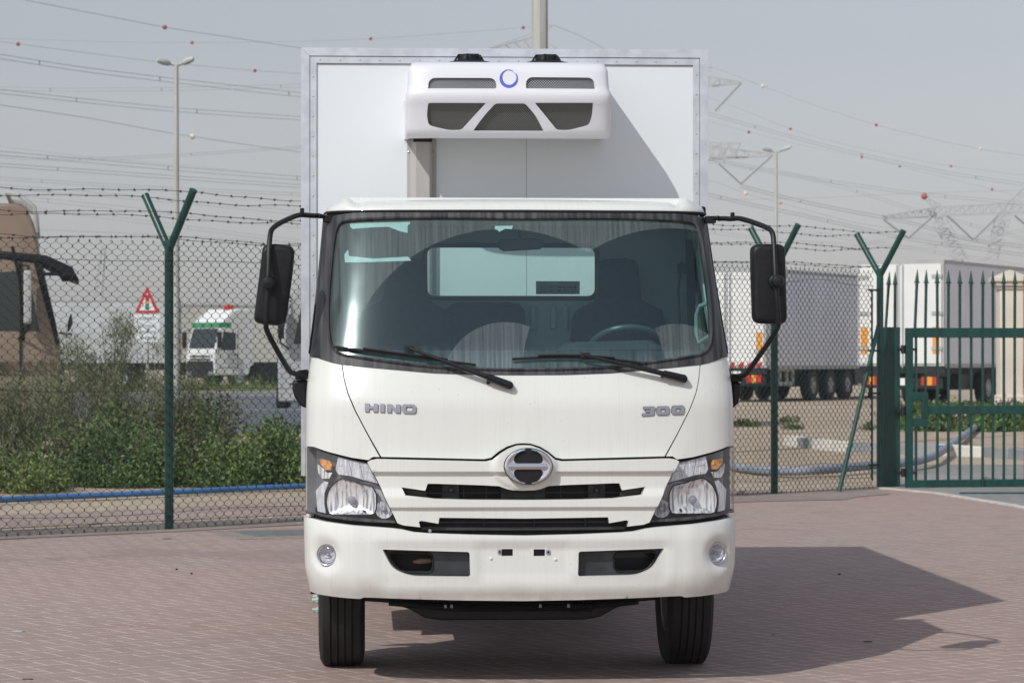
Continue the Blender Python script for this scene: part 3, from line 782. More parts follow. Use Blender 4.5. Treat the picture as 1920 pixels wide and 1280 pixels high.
HH = [(500, 306), (532, 307), (532, 326), (565, 328), (566, 309), (597, 310), (594, 369), (562, 368), (562, 346), (530, 345), (529, 367), (500, 366)]
II = [(614, 310), (646, 311), (645, 371), (613, 370)]
NN = [(667, 312), (702, 313), (732, 348), (733, 314), (765, 315), (762, 376), (728, 375), (698, 340), (697, 373), (665, 372)]
letters('wide_lettering', [(HH, None), (II, None), (NN, None), (rr(779, 313, 881, 379, 20, .0, .02), rr(805, 329, 856, 363, 8))], 560, 680, 4)
T3 = [(986, 330), (1062, 327), (1072, 331), (1072, 340), (1069, 354), (1060, 360), (1067, 366), (1064, 382), (1054, 393), (974, 397), (976, 380), (1030, 377), (1036, 374), (1036, 369), (1000, 369), (1002, 354), (1038, 353), (1040, 346), (984, 348)]
def zz(dx, dy): return (rr(1084 + dx, 326 + dy, 1177 + dx, 390 + dy, 15, .07, -.04), rr(1113 + dx, 345 + dy, 1148 + dx, 372 + dy, 7, .07, -.04))
letters('model_numerals', [(T3, None), zz(0, 0), zz(112, -5)], 960, 680, 4)
# ---------------- headlamps
hl = cab.outl([('u', -S - .035, 836), (590, 841.5), (615.5, 850.5), (660, 862.2), (688.5, 867.5), (709.5, 909), (727, 946), (742.5, 979.5), (700, 977.5), (655, 974), (612, 967.5), (592, 962), ('u', -S - .02, 958), ('u', -S - .04, 900)])
def glassy(name, tint, r=.03, dustk=.06):
    m = bpy.data.materials.new(name); m.use_nodes = True; t = m.node_tree; N = t.nodes; L = t.links
    for n in list(N): N.remove(n)
    out = N.new('ShaderNodeOutputMaterial'); tr = N.new('ShaderNodeBsdfTransparent'); tr.inputs[0].default_value = (*tint, 1)
    gg = N.new('ShaderNodeBsdfGlossy'); gg.inputs['Roughness'].default_value = r; fr = schlick(t)
    mx = N.new('ShaderNodeMixShader'); L.new(fr.o, mx.inputs[0]); L.new(tr.outputs[0], mx.inputs[1]); L.new(gg.outputs[0], mx.inputs[2])
    df = N.new('ShaderNodeBsdfDiffuse'); df.inputs[0].default_value = (.6, .58, .55, 1); v, x, y, z = coords(t, scale=(20, 20, 2))
    m4 = N.new('ShaderNodeMixShader'); L.new((noise(t, v, 5, 5, .6).smooth(.3, .8) * dustk).o, m4.inputs[0]); L.new(mx.outputs[0], m4.inputs[1]); L.new(df.outputs[0], m4.inputs[2])
    L.new(m4.outputs[0], out.inputs[0]); return m
mt['lens'] = glassy('clear_lens', (.985, .985, .99), .03, .04)
mt['lampback'] = M('lamp_housing_grey', (.20, .21, .22), .35, metal=.3, var=.15, scale=12)
for sgn in (-1, 1):
    f = (lambda o: o) if sgn < 0 else mir
    fx = (lambda px, py: cab.inv(px, py)) if sgn < 0 else (lambda px, py: (lambda q: (-q[0], q[1]))(cab.inv(px, py)))
    H = patch(cab, f(hl), off=-.052, thick=.012, g=.05).build('headlamp', mt['lampback'], truck, smooth=40)
    # rim of the housing, from the bowl up to the lens
    rim = MB(); lp = resample(hl, .03); c = (sum(p[0] for p in lp) / len(lp), sum(p[1] for p in lp) / len(lp)); n = len(lp)
    lp = f(lp); vs = [cab.pt(u, z, -.004) for u, z in lp] + [cab.pt(u, z, -.055) for u, z in lp]
    rim.add(vs, [(i, (i + 1) % n, n + (i + 1) % n, n + i) for i in range(n)]); rim.build('housing_rim', mt['lampback'], H)
    # big oval reflector bowl cut off at top and bottom
    cx, cy = 660, 938
    def bowl(cx, cy, rx, ry, ymin, ymax, xmax, depth, mat, name, edge=True, o0=-.012):
        m_ = MB(); rings = 9; seg = 48; vs = []
        for i in range(rings + 1):
            k = 1 - i / rings * .93
            for j in range(seg):
                a = 2 * math.pi * j / seg; t_ = 1.0
                for _ in range(30):
                    px = cx + rx * t_ * math.cos(a); py = cy + ry * t_ * math.sin(a)
                    if px > xmax or py > ymax or py < ymin(px): t_ *= .97
                px = cx + rx * t_ * k * math.cos(a); py = cy + ry * t_ * k * math.sin(a)
                u, z = cab.inv(px, py); u = u if sgn < 0 else -u
                vs.append(cab.pt(u, z, o0 - depth * (1 - k * k)))
        fs = [(i * seg + j, i * seg + (j + 1) % seg, (i + 1) * seg + (j + 1) % seg, (i + 1) * seg + j) for i in range(rings) for j in range(seg)]
        m_.add(vs, fs + [tuple((rings) * seg + k for k in range(seg))]); b = m_.build(name, mat, H, smooth=60, fix=False)
        if edge:
            e = MB(); q = [v for v in vs[:seg]]; q = [a for a, b__ in zip(q, q[1:] + q[:1]) if (a - b__).length > 1e-4]; e.tube(q + [q[0]], .0035, 6, cap=False); e.build('bezel', mt['blk'], H)
        return b
    top = lambda px: 896 + (px - 640) * .27 if px > 630 else 893.5
    bowl(658, 940, 49, 47, top, 965.5, 706, .030, mt['reflector'], 'main_reflector')
    bowl(720, 955, 17, 17, lambda p: 0, 999, 738, .024, mt['reflector'], 'side_reflector', False)
    bl = MB()
    u, z = fx(658, 938); p = cab.pt(u, z, -.016); bl.lathe([(.001, -.012), (.012, -.010), (.018, 0), (.020, .03)], p, 'Y', 20)
    u, z = fx(719.5, 955); p = cab.pt(u, z, -.018); bl.lathe([(.001, -.012), (.009, -.009), (.011, 0), (.012, .02)], p, 'Y', 16)
    bl.build('bulb_shield', mt['letter'], H)
    bl = MB(); u, z = fx(682, 958); p = cab.pt(u, z, -.018); bl.lathe([(.001, -.004), (.006, -.003), (.007, .01)], p, 'Y', 14); bl.build('knob', mt['rubber'], H)
    # chrome filler round the bowls
    patch(cab, f(cab.outl([(606, 930), (628, 905), (690, 905), (712, 914), (738, 972), (612, 962)])), off=-.0485, thick=.002, g=.03).build('chrome_filler', mt['refl2'], H)
    # upper strip
    us = cab.outl([(632, 856.5), (690, 870), (708, 906), (680, 899), (655, 892), (632, 889), (627, 880)])
    patch(cab, f(us), off=-.014, thick=.01, g=.02).build('strip_reflector', mt['refl2'], H, bevel=.003)
    gl_ = MB()
    for a, b_ in (((634, 872), (699, 887)), ((652, 861), (658, 891)), ((672, 866), (680, 897)), ((690, 871), (703, 903))):
        q = [fx(*a), fx(*b_)]; gl_.tube([cab.pt(q[0][0], q[0][1], -.012), cab.pt(q[1][0], q[1][1], -.012)], .0014, 5)
    gl_.build('strip_ribs', mt['letter'], H)
    am = cab.outl([(597.5, 862), (601, 861), (617, 864), (621, 871), (619, 881), (609, 880.5), (604, 875), (599, 869)])
    patch(cab, f(am), off=-.008, thick=.012, g=.012, ).build('turn_signal', mt['amber'], H, bevel=.004)
    pr_ = cab.outl([(590, 870), (602, 879), (608, 886), (620, 886), (614, 897), (600, 897), (592, 886)])
    patch(cab, f(pr_), off=-.016, thick=.008, g=.02).build('prism', mt['reflector'], H, bevel=.003)
    sr = cab.outl([(586, 920), (604, 902), (612, 904), (604, 925), (604, 945), (607, 962), (590, 958)])
    patch(cab, f(sr), off=-.018, thick=.006, g=.03).build('side_reflector_panel', mt['refl2'], H)
    bs = cab.outl([('u', -S, 955.5), (612, 964.2), (655, 969), (700, 973), (739, 975.5), (743, 980), (700, 978.8), (655, 975.4), (612, 969.5), (590, 963.5), ('u', -S, 960)])
    patch(cab, f(bs), off=.001, thick=.008, g=.03).build('lower_trim', mt['blk_dusty'], H)
    patch(cab, f(hl), off=.002, thick=0, g=.035).build('lens', mt['lens'], H, smooth=60)
# ---------------- bumper
Wb = smoothf([(.3, .992), (.44, .998), (.55, 1.022), (.80, 1.029)], .02)
Yb = smoothf([(.3, .05), (.42, .035), (.47, .010), (.52, .000), (.70, .000), (.765, .012), (.79, .030), (.9, .05)], .008)
bum = Surf(Wb, Yb, .36, 3.0)
SB = bum.S
bt = [(980, 1003.7), (885, 1002), (800, 999), (775, 997), (752.5, 992), (735, 989.8), (660, 984), (610, 977), (585, 971)]
bb = [(585, 1109), (596, 1112.5), (610, 1115), (645, 1119.5), (676, 1121.8), (683, 1119), (775, 1122.5), (880, 1125), (980, 1126)]
bo = sym(bum.outl(bt) + [bum.E(-SB + .03, 969), bum.E(-SB - .06, 966.5), bum.E(-SB - .16, 965), bum.E(-SB - .16, 1060), bum.E(-SB - .14, 1085), bum.E(-SB - .07, 1101), bum.E(-SB + .03, 1106.5)] + bum.outl(bb))
op = roundc(bum.outl([(716, 1029.5), (880.5, 1034.5), (882, 1081), (768, 1079.5), (735, 1066)]), [.008, .012, .014, .05, .05])
fog = [(-q[0], q[1]) for q in []]
fc = bum.inv(611, 1039.5); fr_ = .0500
fogh = [(fc[0] + fr_ * math.cos(2 * math.pi * i / 28), fc[1] + fr_ * math.sin(2 * math.pi * i / 28)) for i in range(28)]
hole1 = bum.outl([(941, 1029), (962, 1029), (962, 1042.3), (941, 1042.3)])
hole2 = bum.outl([(1001, 1029.5), (1022.5, 1029.5), (1022.5, 1042.5), (1001, 1042.5)])
zq = lambda py: CH + (HZ - py) * 12.83 / FPX
xr0 = abs(bum.inv(906, 1050)[0])
def boff(u, z):
    a = abs(u); o = 0
    # central plane steps back between two ridges, number plate recess in the middle
    m_ = sstep(.93, .90, a) * 0
    o -= .014 * sstep(.52, .50, a / 1.0 * .86) * sstep(zq(1108), zq(1104), z) * (1 - sstep(zq(1094), zq(1089), z)) * 0
    inr = sstep(.215, .205, a)
    o -= .007 * inr * sstep(zq(1086), zq(1083), z) * sstep(zq(1018), zq(1021), z)
    # the whole middle field between the openings lies lower than the lip under it
    fld = sstep(.69, .64, a) * sstep(zq(1100), zq(1092), z) * sstep(zq(1016), zq(1023), z)
    o -= .010 * fld
    # faceted corner: slight crease
    o += .010 * sstep(.70, .78, a) * (1 - sstep(.86, 1.1, a))
    # fog lamp bulge recess
    r = math.hypot(a - abs(fc[0]), z - fc[1]); o -= .018 * sstep(.088, .055, r)
    return o
bumper = patch(bum, bo, [op, mir(op), fogh, mir(fogh), hole1, hole2], off=boff, thick=.035, g=.022).build('bumper', mt['bump_paint'], truck, smooth=42, bevel=.005)
bk = MB(); patch(bum, [(-1.0, .44), (1.0, .44), (1.0, .75), (-1.0, .75)], off=-.14, thick=.02, g=.1, mb=bk)
bk.build('bumper_backing', mt['dark'], bumper)
mt['insert'] = M('grey_black_insert', (.040, .044, .050), .45, var=.45, scale=6)
for sgn in (-1, 1):
    f = (lambda o: o) if sgn < 0 else mir
    ins = bum.outl([(712, 1025), (890, 1030), (890, 1086), (712, 1083)])
    ih = roundc(bum.outl([(720, 1036), (811, 1038), (811, 1074), (746, 1073)]), [.05, .03, .03, .04])
    B_ = patch(bum, f(ins), [f(ih)], off=-.055, thick=.012, g=.04).build('bumper_insert', mt['insert'], bumper, bevel=.003)
    bl = MB(); rg = [bum.pt(u, z, -.052) for u, z in f(ih)]; bl.tube(rg + [rg[0]], .005, 6, cap=False); bl.build('insert_lip', mt['blk'], B_)
    p = bum.pt(sgn * abs(fc[0]), fc[1], -.012)
    n_ = Vector((sgn * .36, -1, 0)).normalized()
    fm = MB(); fm.lathe([(.034, -.018), (.044, -.012), (.049, 0.0), (.050, .012), (.046, .012), (.040, .004), (.038, -.005)], p, n_, 36, close=False)
    FG = fm.build('fog_lamp', mt['chrome'], bumper, smooth=60, bevel=0)
    fm = MB(); fm.lathe([(.0005, -.030), (.020, -.026), (.034, -.012), (.039, .0)], p, n_, 30, close=False); fm.build('reflector', mt['refl2'], FG, smooth=60)
    fm = MB(); fm.box(p + n_ * .001 + Vector((0, 0, .016)), (.060, .004, .003)); fm.box(p + n_ * .001 + Vector((0, 0, -.018)), (.058, .004, .003))
    fm.ball(p - n_ * .012, .009, 12); fm.build('bulb_bar', mt['letter'], FG)
    fm = MB(); fm.lathe([(.0005, .012), (.020, .010), (.034, .005), (.044, -.001)], p, n_, 30, close=False); fm.build('lens', mt['lens'], FG, smooth=60)
hk = MB(); q = bum.pt(bum.inv(785, 1054)[0], zq(1054), -.09); hk.tube([q + Vector((-.03, 0, -.0)), q + Vector((.0, -.012, .004)), q + Vector((.05, 0, .006))], [.006, .013, .011], 10); hk.build('tow_hook', mt['brown'], bumper)
tb = MB()
for px, py, sx in ((937, 1034, 1), (1028, 1034.5, 1)):
    u, z = bum.inv(px, py); p = bum.pt(u, z, -.012); tb.box(p, (.018, .004, .019))
tb.build('plate_bracket', mt['letter'], bumper, bevel=.001, split=True)
tb = MB()
for px, py in ((937, 1034), (1028, 1034.5)):
    u, z = bum.inv(px, py); p = bum.pt(u, z, -.0085); tb.lathe([(.0045, -.002), (.0045, .003)], p, 'Y', 12)
tb.build('bracket_hole', mt['dark'], bumper, split=True)
tb = MB()
for px, py in ((921, 1047), (1042, 1048.5)):
    u, z = bum.inv(px, py); p = bum.pt(u, z, -.016); tb.ball(p, .008, 12, (1, .6, 1))
tb.build('screw_cap', mt['paint'], bumper, split=True)
# ---------------- wipers
def wiper(piv, joint, bl0, bl1, mid):
    wp = MB()
    A = T(*piv, .105); J = T(*joint, cab.pt(*cab.inv(*joint)).y - .045); K = T(piv[0] - 38, piv[1] - 18, .12)
    A = cab.pt(*cab.inv(*piv), .03)
    K = cab.pt(*cab.inv(piv[0] + (joint[0] - piv[0]) * .22, piv[1] + (joint[1] - piv[1]) * .22), .042)
    wp.tube([A, K], [.019, .017], 8); wp.tube([K, (K + J) / 2 + Vector((0, -.012, .0)), J], [.0125, .010, .007], 8)
    wp.lathe([(.001, -.045), (.015, -.042), (.018, -.03), (.018, .01)], cab.pt(*cab.inv(*piv)), 'Y', 18)
    o = wp.build('wiper', mt['blk'], truck, bevel=.002)
    b = MB(); pts = []
    n = 10
    for i in range(n + 1):
        k = i / n; px = bl0[0] + (bl1[0] - bl0[0]) * k; py = bl0[1] + (bl1[1] - bl0[1]) * k + 3.0 * math.sin(k * math.pi) * mid
        pts.append(cab.pt(*cab.inv(px, py), .016))
    b.tube(pts, .0065, 6); b.tube([p + Vector((0, -.008, .010)) for p in pts[2:-2]], .005, 6)
    q = cab.pt(*cab.inv(*joint), .03); b.box(q, (.045, .02, .022))
    b.build('wiper_blade', mt['rubber'], o)
    nz = MB(); u, z = cab.inv(piv[0] - 40, piv[1] - 5); p0 = cab.pt(u, z, .012); nz.ball(p0, .009, 12)
    u, z = cab.inv(piv[0] - 28, piv[1] - 8); p1 = cab.pt(u, z, .018); u, z = cab.inv(piv[0] - 16, piv[1] - 3); p2 = cab.pt(u, z, .018); nz.tube([p0, p1, p2, cab.pt(*cab.inv(*piv), .02)], .0028, 6)
    nz.build('washer_nozzle', mt['rubber'], o)
wiper((955, 722), (767, 652.5), (630, 650), (892, 684), 0.2)
wiper((1281, 710), (1096, 665.5), (960, 673), (1200, 680), -2.2)
# ---------------- mirrors
def mirror(arm, ylv, hous, yl, joint, mount, quarter):
    r = .0125
    pts = [T(px, py, y) for (px, py, y) in arm]
    # round the bends
    for _ in range(2):
        q = [pts[0]]
        for a, b in zip(pts[:-1], pts[1:]): q += [a * .75 + b * .25, a * .25 + b * .75]
        pts = q + [pts[-1]]
    m_ = MB(); m_.tube(pts, r, 10); o = m_.build('side_mirror', mt['blk'], truck)
    h = MB(); hp_ = [Vector(q) for q in roundc([T(px, py, yl) for px, py in hous], .035, 4)]; h.pillow(hp_, (0, .085, 0), .030, 6, False); h.build('mirror_housing', mt['blk'], o, smooth=60)
    c = sum(hp_, Vector()) / len(hp_); g = MB(); g.prism([c + (p - c) * .93 + Vector((0, .086, 0)) for p in hp_], (0, .002, 0)); g.build('mirror_glass', mt['chrome'], o)
    j = MB(); c = T(*joint, yl - .01); j.lathe([(.002, -.105), (.024, -.100), (.030, -.088), (.030, -.07), (.020, -.06), (.018, -.03), (.032, -.02), (.034, .0)], c, 'Y', 24); j.build('ball_joint', mt['blk'], o, bevel=.002)
    b = MB(); (ax, ay, az) = arm[0]
    p = T(*mount[0]); q = T(*mount[1]); b.tube([p, (p * .5 + q * .5) + Vector((0, 0, .004)), q], [.014, .011, .013], 8); b.box(p, (.05, .05, .035)); b.box(T(*mount[2]), (.02, .02, .035)); b.build('bracket', mt['blk'], o, bevel=.004, split=True)
    b = MB(); b.prism([T(px, py, .42) for px, py in quarter[0]], (0, .12, 0)); b.build('lower_bracket', mt['blk'], o, bevel=.01)
    b = MB(); b.prism([T(px, py, .44) for px, py in quarter[1]], (0, .16, 0)); b.build('vent_cover', mt['blk'], o, bevel=.012)
    return o
mirror([(598, 404.5, .60), (585, 404.5, .56), (566, 402.5, .5), (552, 405, .45), (513, 424, .26), (505, 440, .20), (503, 530, .13), (498, 606, .14), (500, 622, .17), (540, 693, .30), (549, 700, .36), (572, 704, .44)],
       None, [(492.5, 457.5), (520, 456.5), (552.5, 461), (549.5, 500), (543, 550), (533.5, 611), (502, 609), (474.5, 604.5), (481, 550), (487, 505)], .20, (504.5, 531),
       [(615, 410, .62), (596, 404.5, .58), (566.5, 397, .5)], ([(557, 694), (578, 692), (577, 712), (552, 712)], [(548, 713), (577, 712), (576, 766), (562, 760), (552, 744), (548, 730)]))
mirror([(1347, 410, .60), (1358, 409.5, .56), (1372, 411, .5), (1386, 408, .45), (1436, 425, .28), (1449, 434, .22), (1451.5, 460, .19), (1454, 530, .13), (1460, 602, .14), (1458, 618, .17), (1404, 695, .32), (1396, 703, .38), (1374, 707, .46)],
       None, [(1410.5, 457.5), (1442, 456.5), (1473.5, 457.5), (1475, 510), (1477.5, 607), (1445, 607), (1414.5, 605.5), (1411, 510)], .20, (1453.5, 528),
       [(1332, 412, .62), (1348, 409, .58), (1373.5, 405, .5)], ([(1372, 700), (1392, 702), (1394, 716), (1372, 716)], [(1373, 716), (1389, 716), (1389, 735), (1385, 755), (1374, 767)]))
mbx = MB(); mbx.box(T(1317, 397, .75), (.03, .05, .05)); mbx.build('aerial_base', mt['blk'], cabo, bevel=.01)
# ---------------- cab interior
inn = MB()
def prism_px(mb, pts, y, d): mb.prism([T(px, py, y) for px, py in pts], (0, d, 0)); return mb
zt, zb_ = 2.24, .74
YW = BK - .06
wp_ = smoothp([(p.x, p.z) for p in (T(797, 460, YW), T(1119, 464, YW), T(1119, 559, YW), T(797, 556, YW))], 0)
cs = []
(x0, z1), (x1, _), (_, z0), _ = wp_[0], wp_[1], wp_[2], wp_[3]
winb = rr(x0, z0, x1, z1, .045)
class Flat:
    def pt(s, u, z, off=0.0): return Vector((u, YW - off, z))
flat = Flat()
bw = patch(flat, [(-.92, .74), (.92, .74), (.97, 1.5), (.89, 2.22), (-.89, 2.22), (-.97, 1.5)], [winb], off=0, thick=.05, g=.15).build('back_wall', mt['cab_in'], cabo, smooth=40)
rib = MB()
for px in (1000, 1038, 1060): p = T(px, 595, YW - .02); rib.box(p, (.03, .02, .12))
rib.build('wall_rib', mt['cab_in'], bw, bevel=.008, split=True)
gs = MB(); L_ = [(u, z) for u, z in winb]; q = [Vector((u, YW - .008, z)) for u, z in L_]; gs.tube(q + [q[0]], .012, 6, cap=False); gs.build('rear_window_seal', mt['rubber'], bw)
mt['rearglass'] = glassy('rear_glass', (.93, .98, .96), .03, .02)
gs = MB(); gs.add([Vector((u, YW + .03, z)) for u, z in L_], [tuple(range(len(L_)))]); rg_ = gs.build('rear_glass', mt['rearglass'], bw, smooth=0)
st_ = MB(); pa, pb = T(1005, 527, YW + .02), T(1087, 551.5, YW + .02)
st_.b2((pa.x, YW + .020, pb.z), (pb.x, YW + .022, pa.z)); stk = st_.build('window_sticker', M('beige_sticker', (.27, .31, .27), .6, var=.1, scale=6), bw, smooth=0)
st_.__init__(); st_.b2((pa.x, YW + .018, pb.z), (pb.x, YW + .0195, pb.z + .011)); st_.build('sticker_band', M('sticker_band_brown', (.20, .13, .11), .6), bw, smooth=0)
def text_mesh(s, size, mat, name, parent, loc, rot=(R(90), 0, 0), mirror=False, align='CENTER', ext=.0005, width=None):
    cu = bpy.data.curves.new(name, 'FONT'); cu.body = s; cu.size = size; cu.align_x = align; cu.align_y = 'CENTER'; cu.extrude = ext; cu.offset = size * .012
    to = bpy.data.objects.new(name, cu); COL.objects.link(to); dg = bpy.context.evaluated_depsgraph_get(); me = bpy.data.meshes.new_from_object(to.evaluated_get(dg))
    COL.objects.unlink(to); bpy.data.objects.remove(to)
    k = 1.0
    if width: xs_ = [v.co.x for v in me.vertices]; k = width / (max(xs_) - min(xs_))
    for v in me.vertices: v.co.x *= k * (-1 if mirror else 1)
    me.materials.clear(); me.materials.append(mat); o = bpy.data.objects.new(name, me); COL.objects.link(o); o.parent = parent; o.location = loc; o.rotation_euler = rot
    return o
ctr = (pa + pb) / 2; zs_ = pa.z - pb.z
text_mesh('MURSALIN MOTORS FZCO', .018, mt['sign_black'], 'sticker_text', bw, (ctr.x, YW + .017, ctr.z + .002), mirror=True, width=.185)
text_mesh('FUJI SAWA MOTORS FZCO', .018, mt['sign_black'], 'sticker_text', bw, (ctr.x, YW + .017, ctr.z - .015), mirror=True, width=.185)
inn = MB(); inn.b2((-.84, .90, 2.20), (.84, BK - .05, 2.215)); inn.b2((-.70, .70, 2.201), (.70, .899, 2.214)); inn.build('headliner', mt['cab_in'], cabo)
for sgn in (-1, 1):
    ds = MB(); ds.prism([(sgn * .955, .55, .8), (sgn * .955, BK - .07, .8), (sgn * .955, BK - .07, 1.50), (sgn * .955, .55, 1.50)], (-sgn * .02, 0, 0)); ds.build('door_lining', mt['cab_in'], cabo)
# B-pillar dark strip with belt (driver side)
bp_ = MB(); prism_px(bp_, [(1286, 448), (1300, 452), (1306, 640), (1290, 640)], 1.15, .02); bp_.build('pillar_trim', mt['dash'], cabo)
bp_ = MB(); bp_.tube([T(1278, 490, 1.12), T(1272, 545, 1.10), T(1276, 640, 1.05)], .006, 6); bp_.box(T(1278, 503, 1.12), (.04, .03, .05)); bp_.build('seat_belt', mt['rubber'], cabo)
ds = MB()
dz = 1.52
prof = [(.30, 1.46), (.42, 1.54), (.60, 1.575), (.80, 1.56), (.90, 1.50), (.92, 1.10), (.40, 1.10)]
ds.prism([(-.93, y, z) for y, z in prof], (1.86, 0, 0)); dsh = ds.build('dashboard', mt['dash'], truck, bevel=.02)
ds = MB(); ds.prism([(x, y, z) for x, y, z in ((.18, .62, 1.57), (.26, .66, 1.615), (.66, .66, 1.625), (.74, .62, 1.575))], (0, .2, 0)); ds.build('instrument_hood', mt['dash'], dsh, bevel=.015)
def seat(pts, y, nm='seat', cushion=True, cx=0):
    s_ = MB(); prism_px(s_, pts, y, .13); o = s_.build(nm, mt['seat'], truck, bevel=.03, bseg=4, smooth=60)
    if cushion: c = MB(); c.b2((cx - .25, .62, 1.0), (cx + .25, 1.05, 1.16)); c.build('cushion', mt['seat'], o, bevel=.04)
    return o
dr = [(1122, 489), (1135, 485), (1174, 483), (1192, 488), (1199, 501), (1204, 560), (1212, 566), (1243, 581), (1248, 600), (1256, 690), (1066, 690), (1075, 600), (1079, 582), (1112, 566), (1120, 559)]
seat(dr, 1.04, cx=.56)
mid_ = 2 * (960 + .02 * 368)
ps = [(mid_ - px, py) for px, py in reversed(dr)]
seat([(px - 12, py) for px, py in ps], 1.04, cx=-.58)
seat([(838, 580), (846, 568), (870, 565.5), (955, 566), (975, 569), (985, 582), (990, 690), (832, 690)], 1.06, cx=-.1)
sw = MB(); c = Vector((T(1176, 640, .86).x, .86, 1.560)); rot = Matrix.Rotation(R(50), 3, 'X'); ring = [c + rot @ Vector((.20 * math.cos(a), 0, .20 * math.sin(a))) for a in np.linspace(0, 2 * math.pi, 49)]
sw.tube(ring, .015, 8, cap=False); so_ = sw.build('steering_wheel', mt['rimgrip'], truck)
sw = MB()
for a in (90, 210, 330): sw.tube([c, c + rot @ Vector((.19 * math.cos(R(a)), 0, .19 * math.sin(R(a))))], .016, 6)
sw.lathe([(.06, -.02), (.05, .03)], c, rot @ Vector((0, 1, 0)), 16); sw.tube([c, c + Vector((0, -.15, -.3))], .03, 8); sw.build('hub', mt['dash'], so_)
mr_ = MB(); prism_px(mr_, [(934, 450), (940, 447.5), (1012, 446.5), (1019, 450), (1019, 463), (1012, 467.5), (945, 471), (935, 466)], .62, .03); mro = mr_.build('interior_mirror', mt['dash'], truck, bevel=.008)
mr_ = MB(); mr_.tube([T(975, 447, .63), T(973, 430, .60)], .009, 6); mr_.build('stalk', mt['dash'], mro)
gh = MB(); gh.tube([T(1330, 567, .55), T(1312, 574, .56), T(1306, 590, .58), T(1306, 625, .58), T(1311, 642, .56), T(1330, 630, .52)], .011, 8); gh.build('grab_handle', mt['cab_in'], truck)
# ---------------- cargo box
bx = MB(); BW, BF, BR, BZ0, BZ1 = 1.073, 1.75, 6.78, .94, 3.164
bx.b2((-BW + .004, BF + .004, BZ0), (BW - .004, BR, BZ1 - .004)); box = bx.build('cargo_box', mt['box_white'], truck, smooth=0)
al = MB(); t1, t2 = .044, .080
for sx in (-1, 1):
    al.prism([(sx * BW, BF - .012, BZ0 - .02), (sx * (BW - t1), BF - .012, BZ0 - .02), (sx * (BW - t1), BF - .012, BZ1 - t1), (sx * BW, BF - .012, BZ1)], (0, .10, 0))
    al.prism([(sx * (BW - t1 - .002), BF - .006, BZ0 - .02), (sx * (BW - t2), BF - .006, BZ0 - .02), (sx * (BW - t2), BF - .006, BZ1 - t2), (sx * (BW - t1 - .002), BF - .006, BZ1 - t1 - .002)], (0, .06, 0))
al.prism([(-BW, BF - .012, BZ1 + .0005), (BW, BF - .012, BZ1 + .0005), (BW - t1, BF - .012, BZ1 - t1 + .0015), (-BW + t1, BF - .012, BZ1 - t1 + .0015)], (0, .10, 0))
al.prism([(-BW + t1 + .002, BF - .006, BZ1 - t1 - .001), (BW - t1 - .002, BF - .006, BZ1 - t1 - .001), (BW - t2, BF - .006, BZ1 - t2), (-BW + t2, BF - .006, BZ1 - t2)], (0, .06, 0))
for sx in (-1, 1):
    al.b2((sx * (BW + .002), BF + .09, BZ1 - .09), (sx * (BW - .02), BR - .01, BZ1 + .001)); al.b2((sx * (BW + .002), BF + .09, BZ0 - .01), (sx * (BW - .02), BR - .01, BZ0 + .09))
    al.b2((sx * (BW + .003), BR - .08, BZ0 - .01), (sx * (BW - .04), BR + .005, BZ1 + .002))
trim = al.build('corner_trim', mt['alu'], box, smooth=0, bevel=.0018)
rv = MB()
def rivet(x, z): rv.ball((x, BF - .0075, z), .0052, 8, (1, .6, 1))
x = -BW + .10
while x < BW - .08: rivet(x, BZ1 - .062); x += .104
z = BZ1 - .15
while z > BZ0: rivet(-BW + .062, z); rivet(BW - .062, z + .02); z -= .104
rv.build('rivet', mt['rivet'], box, split=True)
sm = MB(); sx = T(987, 320, BF).x; sm.b2((sx - .0014, BF + .0025, BZ0 + .05), (sx + .0014, BF + .01, BZ1 - t2)); sm.build('panel_joint', mt['galv'], box, smooth=0)
sf = MB(); sf.b2((-BW + t2 - .008, BF - .001, BZ1 - t2 - .006), (BW - t2 + .008, BF + .006, BZ1 - t2 + .002)); sf.build('sealant_line', mt['galv'], box, smooth=0)
# rear doors
rd = MB()
for sx in (-1, 1): rd.b2((sx * .01, BR, BZ0 + .02), (sx * (BW - .06), BR + .03, BZ1 - .06))
rdo = rd.build('rear_door', mt['box_white'], box, bevel=.004, split=True)
rb = MB()
for x in (-.6, -.3, .3, .6): rb.tube([(x, BR + .05, BZ0), (x, BR + .05, BZ1 - .1)], .013, 8)
rb.build('locking_bar', mt['alu'], rdo, split=True)
# duct
du = MB(); xa, xb = T(763, 300, BF).x, T(818, 300, BF).x; xc, xd = T(775, 300, BF - .06).x, T(811, 300, BF - .06).x
du.prism([(xa, BF + .002, 1.0), (xa, BF - .008, 1.0), (xc - .012, BF - .008, 1.0), (xc, BF - .030, 1.0), (xc + .012, BF - .065, 1.0), (xd - .015, BF - .065, 1.0), (xd - .003, BF - .045, 1.0), (xd, BF - .008, 1.0), (xb, BF - .008, 1.0), (xb, BF + .002, 1.0)], (0, 0, 1.685))
dct = du.build('hose_duct', mt['duct'], box, smooth=0, bevel=.003)
du = MB(); du.b2((xc + .0, BF - .072, 2.668), (xd - .002, BF - .005, 2.690)); du.build('duct_cap', mt['blk'], dct, bevel=.004)
du = MB()
for z in (2.62, 2.2, 1.9, 1.5): du.ball((xa + .008, BF - .010, z), .005, 8); du.ball((xb - .007, BF - .010, z), .005, 8)
du.build('duct_screw', mt['rivet'], dct, split=True)
